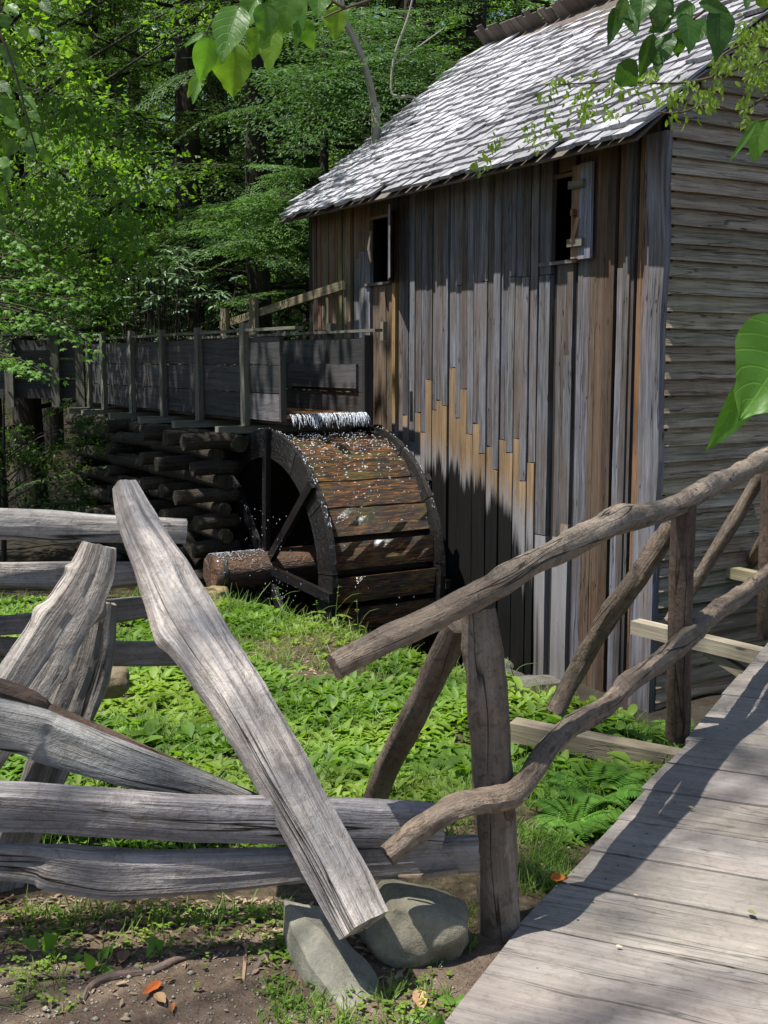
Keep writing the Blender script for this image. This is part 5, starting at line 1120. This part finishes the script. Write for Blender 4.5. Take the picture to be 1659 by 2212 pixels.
# shade tree above and behind the camera whose crown dapples the deck
shx, shy = -7.2, -1.6; cl = []
for i in range(100):
    h_ = 20+random.uniform(-2., 2.); X_, Y_ = (random.uniform(.25, 4.5), random.uniform(1.2, 9.)) if i < 84 else (random.uniform(-3.5, 1.), random.uniform(3.2, 9.5))
    cl.append(((X_-.37*h_-shx, Y_-.2*h_-shy, h_), random.uniform(.4, .8)))
crn = leaf_cloud(cl, .13, 115, 'maple_leaves'); tree('unseen_shade_tree', shx, shy, crn, trunk_mesh(21, .3, limbs=[(Vector((0, 0, 9)), Vector(c_[0]), .04) for c_ in cl[::4]]), 'tall broadleaf tree whose crown shades the footbridge', None, 0., 1.)
cl = [((random.uniform(-9.5, -3.), random.uniform(8.5, 12.4), random.uniform(7.5, 10)), random.uniform(.6, 1.)) for _ in range(95)]  # unseen crown added to shade flume, crib and wheel face; opened above the axle
cl = [c_ for c_ in cl if math.hypot(c_[0][0]+4.75, c_[0][1]-8.6) > .95+c_[1]*.5 and c_[0][0] < -3.7+(c_[0][1]-9.2)*.35]
bx, by = -8.4, 11.; bz = ground_z(bx, by, False); me = leaf_cloud([((c_[0]-bx, c_[1]-by, c_[2]-bz), r_) for c_, r_ in cl], .14, 260, 'maple_leaves')
tree('unseen_shade_tree', bx, by, me, trunk_mesh(11, .3, limbs=[(Vector((0, 0, 6)), Vector((c_[0]-bx, c_[1]-by, c_[2]-bz)), .05) for c_, r_ in cl[::3]]), 'unseen tree added left of the creek to shade the flume and crib', None, 0., 1.)
# ---------------------------------------------------------------- ground cover
def soil_patch(x, y): return math.hypot((x-at(672, 1405, 7.0).x)/.42, (y-7.3)/.75) < 1
def gpts(n, y0, y1, xf, dens=None):
    out = []
    while len(out) < n:
        y = y0+(y1-y0)*random.random(); xl, xr = -.36*y-1.1, min(edge_x(y)-.03, .36*y+.3); x = random.uniform(xl, xr)
        e = (Vector((x, y, 0))-CO).dot(NV); t_ = (Vector((x, y, 0))-CO).dot(DV)
        if e < 2.0 and t_ < 5.5: continue
        if xf(x, y): out.append((x, y))
    return out
cov = gpts(10200, 3.75, 9.6, lambda x, y: (not soil_patch(x, y) or random.random() < .06) and random.random() < .35+.65*sstep(3.7, 4.6, y) and mnoise.noise(Vector((x*1.6, y*1.6, 8))) > -.30)
Bs, Ds, Ls, Ws = [], [], [], []
for (x, y) in cov:
    z_ = ground_z(x, y); nL = random.randint(4, 8); s_ = random.uniform(.45, 1.15)
    for k in range(nL):
        a_ = random.uniform(0, 6.28); Bs.append((x, y, z_+.004)); Ds.append((math.cos(a_), math.sin(a_), random.uniform(.35, 1.5))); L_ = random.uniform(.04, .09)*s_; Ls.append(L_); Ws.append(L_*random.uniform(.32, .5))
Bs = np.array(Bs); Ls = np.array(Ls); bg_ = gpts(150, 3.9, 9.3, lambda x, y: not soil_patch(x, y))
bg_ += [(P.x, P.y) for P in (atz(random.uniform(1130, 1400), random.uniform(1570, 1800), -.2) for _ in range(45)) if P.x < edge_x(P.y)-.04]
Bs, Ls = list(Bs), list(Ls)
for (x, y) in bg_:
    z_ = ground_z(x, y)
    for k in range(5):
        a_ = random.uniform(0, 6.28); Bs.append((x, y, z_+random.uniform(.01, .05))); Ds.append((math.cos(a_), math.sin(a_), random.uniform(.3, 1.2))); L_ = random.uniform(.06, .11); Ls.append(L_); Ws.append(L_*random.uniform(.4, .6))
Bs = np.array(Bs); Ls = np.array(Ls)
V_, Q_, U_ = leaves(Bs, np.array(Ds), np.tile(UPV, (len(Bs), 1))+rng.normal(0, .1, (len(Bs), 3)), Ls, np.array(Ws), rng.uniform(.1, .7, len(Bs)), 'oval', .2, 5)
o = linkat('ground_cover', npmesh('ground_cover', V_, Q_, 'ground_leaves', U_), (0, 0, 0)); setp(o, 'thick bright green leafy ground cover on the creek bank', 'plants', kind='stuff')
# grass blades
Bs, Ds, Ls, Ws = [], [], [], []
def tuft(x, y, n, h, sp_):
    for k in range(n):
        a_ = random.uniform(0, 6.28); xx, yy_ = x+random.gauss(0, sp_), y+random.gauss(0, sp_); Bs.append((xx, yy_, ground_z(xx, yy_)-.003)); Ds.append((math.cos(a_)*.45, math.sin(a_)*.45, 1.)); L_ = h*random.uniform(.5, 1.2); Ls.append(L_); Ws.append(.004+.012*L_)
for (x, y) in gpts(1600, 3.7, 9.8, lambda x, y: mnoise.noise(Vector((x*.9, y*.9, 2))) > -.05): tuft(x, y, 7, random.uniform(.06, .13), .04)
for (x, y) in gpts(200, 7.6, 9.9, lambda x, y: (Vector((x, y, 0))-CO).dot(NV) < 3.2): tuft(x, y, 6, random.uniform(.08, .22), .05)
for i in range(150): P = atz(random.uniform(1130, 1330), random.uniform(1680, 1800), -.12); tuft(P.x, P.y, 5, .09, .02)
for i in range(110): P = atz(random.uniform(1120, 1230), random.uniform(1800, 1950), -.06); tuft(P.x, P.y, 6, .07, .02)
for i in range(90): P = atz(random.uniform(570, 960), random.uniform(2140, 2240), -.03); tuft(P.x, P.y, 6, random.uniform(.03, .06), .014)
for i in range(120): P = atz(random.uniform(60, 640), 1955+abs(random.gauss(0, 35)), -.03); tuft(P.x, P.y, 4, random.uniform(.03, .08), .02)
for i in range(50): P = atz(random.uniform(920, 1030), random.uniform(1950, 2080), -.03); tuft(P.x, P.y, 6, random.uniform(.03, .06), .015)
for i in range(14): P = atz(random.uniform(30, 140), random.uniform(2080, 2200), -.03); tuft(P.x, P.y, 6, .05, .012)
Bs = np.array(Bs); Ls = np.array(Ls); V_, Q_, U_ = leaves(Bs, np.array(Ds), rng.normal(0, 1, (len(Bs), 3))*np.array([1, 1, .2]), Ls, np.array(Ws), rng.uniform(.1, .9, len(Bs)), 'blade', .1, 4)
o = linkat('grass', npmesh('grass', V_, Q_, 'grass_blades', U_), (0, 0, 0)); setp(o, 'fine green grass growing between the leafy plants', 'grass', kind='stuff')
# small three-part weeds and clover along the dirt edge (stuff) plus dead leaves and pebbles
Bs, Ds, Ls, Ws = [], [], [], []
for i in range(420):
    px, py = (random.uniform(0, 640), 1960+abs(random.gauss(0, 60))) if i < 230 else (random.uniform(560, 640), random.uniform(2030, 2090)) if i < 270 else (random.uniform(560, 1010), random.uniform(2110, 2212)) if i < 360 else (random.uniform(0, 180), random.uniform(2000, 2200))
    P = atz(px, py, -.03); z_ = ground_z(P.x, P.y); a0 = random.uniform(0, 6)
    for k in range(3): a_ = a0+k*2.1; L_ = random.uniform(.007, .017); Bs.append((P.x, P.y, z_+random.uniform(.006, .025))); Ds.append((math.cos(a_), math.sin(a_), .15)); Ls.append(L_); Ws.append(L_*.8)
Bs = np.array(Bs); Ls = np.array(Ls); V_, Q_, U_ = leaves(Bs, np.array(Ds), np.tile(UPV, (len(Bs), 1)), Ls, np.array(Ws), rng.uniform(0, .3, len(Bs)), 'round', .1, 4)
o = linkat('clover', npmesh('clover', V_, Q_, 'ground_leaves', U_), (0, 0, 0)); setp(o, 'tiny clover-like weeds sprouting along the edge of the dirt', 'weeds', kind='stuff')
Bs, Ds, Ls, Ws = [], [], [], []
for i in range(3000):
    if i < 1300: P = atz(random.uniform(-30, 900), 1930+abs(random.gauss(0, 90)), -.03)
    elif i < 2000: P = Vector((at(672, 1405, 7.).x+random.gauss(0, .22), 7.3+random.gauss(0, .4), 0))
    else: P = Vector((*gpts(1, 3.4, 9, lambda x, y: True)[0], 0))
    z_ = ground_z(P.x, P.y); a_ = random.uniform(0, 6.28); L_ = random.uniform(.01, .035); Bs.append((P.x, P.y, z_+.004)); Ds.append((math.cos(a_), math.sin(a_), random.uniform(0, .3))); Ls.append(L_); Ws.append(L_*random.uniform(.15, .7))
Bs = np.array(Bs); Ls = np.array(Ls); V_, Q_, U_ = leaves(Bs, np.array(Ds), np.tile(UPV, (len(Bs), 1))+rng.normal(0, .3, (len(Bs), 3)), Ls, np.array(Ws), rng.uniform(-.3, .4, len(Bs)), 'oval', .2, 4)
o = linkat('leaf_litter', npmesh('leaf_litter', V_, Q_, 'dead_leaf', U_), (0, 0, 0)); setp(o, 'brown leaf litter and chips scattered on the soil', 'leaf litter', kind='stuff')
m = MB()
for i in range(900):
    P = atz(random.uniform(-20, 640), random.uniform(2060, 2240), -.03) if i < 620 else atz(random.uniform(560, 980), random.uniform(2000, 2230), -.03)
    s_ = random.uniform(.0015, .0055)*(2 if random.random() < .06 else 1); z_ = ground_z(P.x, P.y); b = len(m.v); c_ = Vector((P.x, P.y, z_+s_*.3))
    for (x_, y_, q_) in ((1, 0, 0), (0, 1, 0), (-1, 0, 0), (0, -1, 0), (0, 0, .8), (0, 0, -.8)): m.v.append(c_+Vector((x_*s_*random.uniform(.8, 1.4), y_*s_*random.uniform(.7, 1.2), q_*s_)))
    for k in range(4): m.face((b+k, b+(k+1) % 4, b+4), [(0, 0)]*3, 0, True); m.face((b+(k+1) % 4, b+k, b+5), [(0, 0)]*3, 0, True)
o = m.build('pebbles', 'slab_stone', org=Vector()); setp(o, 'small pale pebbles pressed into the dirt path', 'pebbles', kind='stuff')
# individual plants
def plant(px, py, lv, label, cat='plant', mat='plant_leaf', zz=-.03, tint=(1, 1, 1)):
    P = atz(px, py, zz); P.z = ground_z(P.x, P.y); t_ = empty('broadleaf_plant', P, label, cat); m = MB()
    for (dx, dy, lx, ly, w_, up_) in lv:      # stalk top offset (px), leaf vector (px), width px, lean towards the camera
        k = P.y/F; A_ = P+Vector((dx*k, -.0, dy*k)); B_ = A_+Vector((lx*k, -abs(ly)*k*.5, ly*k))
        m.sweep([P, (P+A_)/2+Vector((dx*k*.2, 0, .003)), A_], [.0018, .0015, .001], 5, n=4)
        mm = big_leaf(A_, B_, w_*k, (random.uniform(-.3, .3), -.7, .8), .15, .25, .03); mm.build('leaf', mat, t_, tint)
    m.build('stem', 'plant_leaf', t_); return t_
plant(112, 2075, [(0, 25, -5, 52, 42, 0), (-30, 30, -32, 22, 30, 0), (6, -10, 6, 40, 34, 0), (30, 35, 22, 14, 18, 0), (50, 0, 25, 10, 18, 0), (10, -28, 14, 22, 16, 0), (0, -40, 2, -18, 12, 0)], 'leafy weed with roundish leaves under the lowest rail, leftmost on the dirt')
plant(205, 2100, [(-5, 8, -8, 56, 28, 0), (12, 3, 36, 12, 20, 0), (20, 40, 18, 34, 24, 0), (38, 45, 10, 36, 16, 0), (-18, -5, -58, -18, 26, 0), (10, 30, 6, 30, 14, 0)], 'weed with long oval leaves beside a grey dead leaf on the dirt')
plant(345, 2068, [(-2, 28, -30, 16, 26, 0), (-15, 25, -14, -24, 16, 0), (24, 20, 14, 36, 20, 0), (6, 18, -10, 28, 22, 0)], 'small weed with one upright leaf alone on the bare dirt')
plant(905, 2200, [(0, 10, -32, -8, 16, 0), (0, 14, 20, 6, 14, 0), (30, -8, 36, -28, 34, 0), (14, 10, 28, -14, 20, 0), (-4, 20, -6, 22, 14, 0)], 'low plant with dark drooping leaves near the corner of the walkway')
plant(978, 2170, [(6, 8, -42, 12, 24, 0), (6, 8, 36, 16, 22, 0), (4, 4, 6, -28, 24, 0)], 'three-leaved seedling beside the edge of the walkway', tint=(1.15, 1.1, 1))
plant(1012, 2190, [(0, 0, 18, -18, 40, 0), (-4, 0, -24, -34, 12, 0)], 'single round leaf lying over the edge of the walkway')
plant(935, 2230, [(5, 0, 12, 60, 44, 0), (22, -10, 30, 8, 24, 0)], 'broad upright leaf at the very bottom beside a folded dead leaf')
plant(1080, 2010, [(-10, 0, -40, -4, 20, 0), (10, 4, 44, -4, 22, 0), (0, 6, 4, 14, 16, 0)], 'low green sprig growing at the foot of the nearest rail post')
# ferns beyond the first post
def fern(px, py, zz, n, L, label, tint=(1, 1, 1)):
    P = atz(px, py, zz); P.z = ground_z(P.x, P.y); t_ = empty('fern', P, label, 'fern'); Bs, Ds, Ls = [], [], []
    for k in range(n):
        a_ = k*6.28/n+random.uniform(-.3, .3); h = Vector((math.cos(a_), math.sin(a_), 0)); Lf = L*random.uniform(.8, 1.1)
        for i in range(26):
            s_ = i/26; c_ = h*Lf*.8*s_+ZV*Lf*(.75*s_-.62*s_*s_); w_ = Lf*.26*math.sin(math.pi*(.12+.88*s_))**.8*(1-.55*s_); sd_ = h.cross(ZV)
            for q_ in (-1, 1): Bs.append(tuple(c_)); Ds.append(tuple(sd_*q_+h*.35-ZV*.15)); Ls.append(w_)
    Bs = np.array(Bs); Ls = np.array(Ls)+.004; V_, Q_ = kites(Bs, np.array(Ds), np.tile(UPV, (len(Bs), 1)), Ls, Ls*.24+.003, .1, .3)
    linkat('frond', npmesh('frond', V_, Q_, 'ground_leaves', smooth=False), P, t_).color = (*tint, 1)
fern(1290, 1745, -.12, 9, .34, 'largest bright fern beside the walkway edge past the nearest post', (.75, .95, 1.)); fern(1235, 1800, -.1, 8, .26, 'small fern between the grass and the walkway edge', (.8, 1., 1.)); fern(1215, 1700, -.12, 8, .30, 'fern between the nearest post and the lower handrail', (.8, .95, .9)); fern(1195, 1660, -.25, 7, .24, 'smaller fern growing under the first outrigger beam'); fern(1480, 1545, -.9, 6, .4, 'fern low in the shade at the foot of the gable', (.6, .8, .6)); fern(960, 1400, -.3, 6, .3, 'feathery plant at the bank edge behind the slanting brace', (.9, 1, .9))
def tall_weed(px, py, Y, h, label, heads=5, lf=8):
    P = at(px, py, Y); P.z = ground_z(P.x, P.y); t_ = empty('tall_weed', P, label, 'weed'); m = MB(); lean = random.uniform(-.06, .06)
    m.sweep([P, P+Vector((lean*.4, 0, h*.5)), P+Vector((lean, 0, h))], [.004, .003, .0015], 5, n=8)
    m.sweep([P+Vector((lean*.5, 0, h*.55)), P+Vector((lean+.08, 0, h*.8)), P+Vector((lean+.17, 0, h*.86))], [.002, .0015, .001], 4, n=5)
    m.build('stem', 'grass_blades', t_); Bs, Ds, Ls = [], [], []
    for k in range(lf+heads):
        f = random.uniform(.1, .65) if k < lf else random.uniform(.8, 1.); a_ = random.uniform(0, 6.28); Bs.append(tuple(Vector((lean*f, 0, h*f)))); Ds.append((math.cos(a_), math.sin(a_), random.uniform(0, .6))); Ls.append(random.uniform(.06, .12) if k < lf else random.uniform(.015, .035))
    Bs = np.array(Bs); Ls = np.array(Ls); V_, Q_, U_ = leaves(Bs, np.array(Ds), np.tile(UPV, (len(Bs), 1)), Ls, Ls*.45, rng.uniform(.1, .6, len(Bs)), 'oval', .2, 4); linkat('foliage', npmesh('foliage', V_, Q_, 'ground_leaves', U_), P, t_)
tall_weed(722, 1345, 8.4, .42, 'tall thin weed with small seed heads before the wheel rim'); tall_weed(775, 1350, 8.4, .5, 'taller branching weed in front of the wheel buckets'); tall_weed(607, 1340, 8.6, .26, 'short leafy weed standing against the dark wheel face'); tall_weed(1118, 1560, 5.9, .22, 'small flowering weed at the end of the first outrigger beam')
tall_weed(690, 1345, 8.5, .25, 'leafy weed at the bank top below the wheel rim', lf=14); tall_weed(745, 1350, 8.4, .2, 'bushy weed at the bank top, right of its taller neighbours', lf=18)
# ---------------------------------------------------------------- roots, sticks, fallen leaves
def stick(name, pts, rad, label, cat, mat='dark_rail_wood', tint=(1, 1, 1), zoff=.0, amp=.15):
    P = [atz(x_, y_, -.03) for x_, y_ in pts]
    for p, r_ in zip(P, rad): p.z = ground_z(p.x, p.y)+r_*.35+zoff
    m = MB(); m.sweep(P, rad, 9, amp=amp, nz=12, n=len(pts)*7); o = m.build(name, mat, None, tint, sharp=70); return setp(o, label, cat)
stick('tree_root', [(180, 2170), (195, 2140), (235, 2118), (280, 2108), (330, 2100), (380, 2082), (425, 2070)], [.006, .012, .014, .013, .012, .010, .004], 'knobbly grey root surfacing across the bare dirt', 'root', tint=(.75, .7, .68), amp=.25)
stick('tree_root', [(-20, 2135), (40, 2128), (90, 2122), (160, 2113)], [.011, .010, .008, .004], 'dark straight root half buried at the left edge of the dirt', 'root', tint=(.4, .36, .34))
stick('tree_root', [(-20, 2172), (20, 2178), (60, 2168), (90, 2150)], [.006, .008, .007, .003], 'thin curved root at the lower left of the dirt', 'root', tint=(.55, .48, .45))
stick('stick', [(532, 2042), (530, 2080), (526, 2128)], [.005, .0055, .005], 'short broken tan stick standing out on the bare dirt', 'stick', tint=(1.7, 1.4, 1.1))
stick('bark_piece', [(600, 2038), (575, 2072), (548, 2105)], [.008, .013, .005], 'curled grey bark piece beside the slab stone', 'bark', tint=(.8, .75, .75))
stick('stick', [(870, 2172), (900, 2180), (940, 2193)], [.002, .002, .0015], 'thin twig on the soil below the boulder', 'stick', tint=(.8, .7, .65))
stick('stick', [(365, 2075), (385, 2100), (406, 2128)], [.0012, .0012, .001], 'fine straw across the dirt right of the small weed', 'stick', tint=(.9, .8, .5))
stick('stick', [(640, 2080), (655, 2130), (665, 2190)], [.0018, .0018, .0015], 'dark twig along the left flank of the slab stone', 'stick', tint=(.5, .42, .4))
stick('wood_chip', [(45, 2000), (52, 2020), (60, 2040)], [.004, .005, .002], 'pale wood chip below the lowest rail at the left', 'chip', tint=(1.2, 1.1, 1))
def lying_leaf(px, py, dx, dy, w_, tint, label, zz=-.03, mat='dead_leaf', curl=.3):
    P = atz(px, py, zz); Q = atz(px+dx, py+dy, zz); base = 0 if zz > -.02 else None
    P.z = (ground_z(P.x, P.y) if base is None else 0)+.012; Q.z = (ground_z(Q.x, Q.y) if base is None else 0)+.010
    mm = big_leaf(P, Q, PX(P, w_), (.1, -.3, 1), -curl, .5, .05); o = mm.build('fallen_leaf', mat, None, tint); setp(o, label, 'leaf')
lying_leaf(348, 2135, -42, 34, 20, (2.1, .75, .25), 'half orange half green fallen leaf on the dirt')
lying_leaf(338, 2160, 20, 22, 22, (1.6, 1.5, 1.2), 'pale curled leaf beside the orange one')
lying_leaf(270, 2060, -10, 32, 26, (1.1, .95, .95), 'grey brown dead leaf between the weeds')
lying_leaf(212, 2085, -30, 10, 26, (1.15, 1., 1.), 'crumpled grey dead leaf beside the surfaced root')
lying_leaf(1188, 1905, 40, 6, 26, (2.3, .95, .2), 'bright orange leaf on the edge of the walkway', 0., curl=.5)
lying_leaf(905, 2150, 4, 50, 30, (1.6, 1.35, 1.1), 'folded tan leaf standing by the lowest plant'); lying_leaf(375, 2180, -4, 22, 9, (1.8, 1., .5), 'tiny tan leaf at the bottom of the dirt')
lying_leaf(1330, 2052, 14, 2, 7, (2.6, 2.7, 2.8), 'small white petal on the nearest planks', 0.); lying_leaf(1368, 1940, 10, 2, 4, (2.6, 2.7, 2.8), 'tiny white petal between two planks', 0.)
lying_leaf(1615, 1975, 18, 10, 12, (.6, .9, .5), 'small green leaf scrap on the planks at the right', 0.); lying_leaf(1485, 1750, 16, 2, 7, (.6, .8, .4), 'tiny green scrap on the middle planks', 0.)
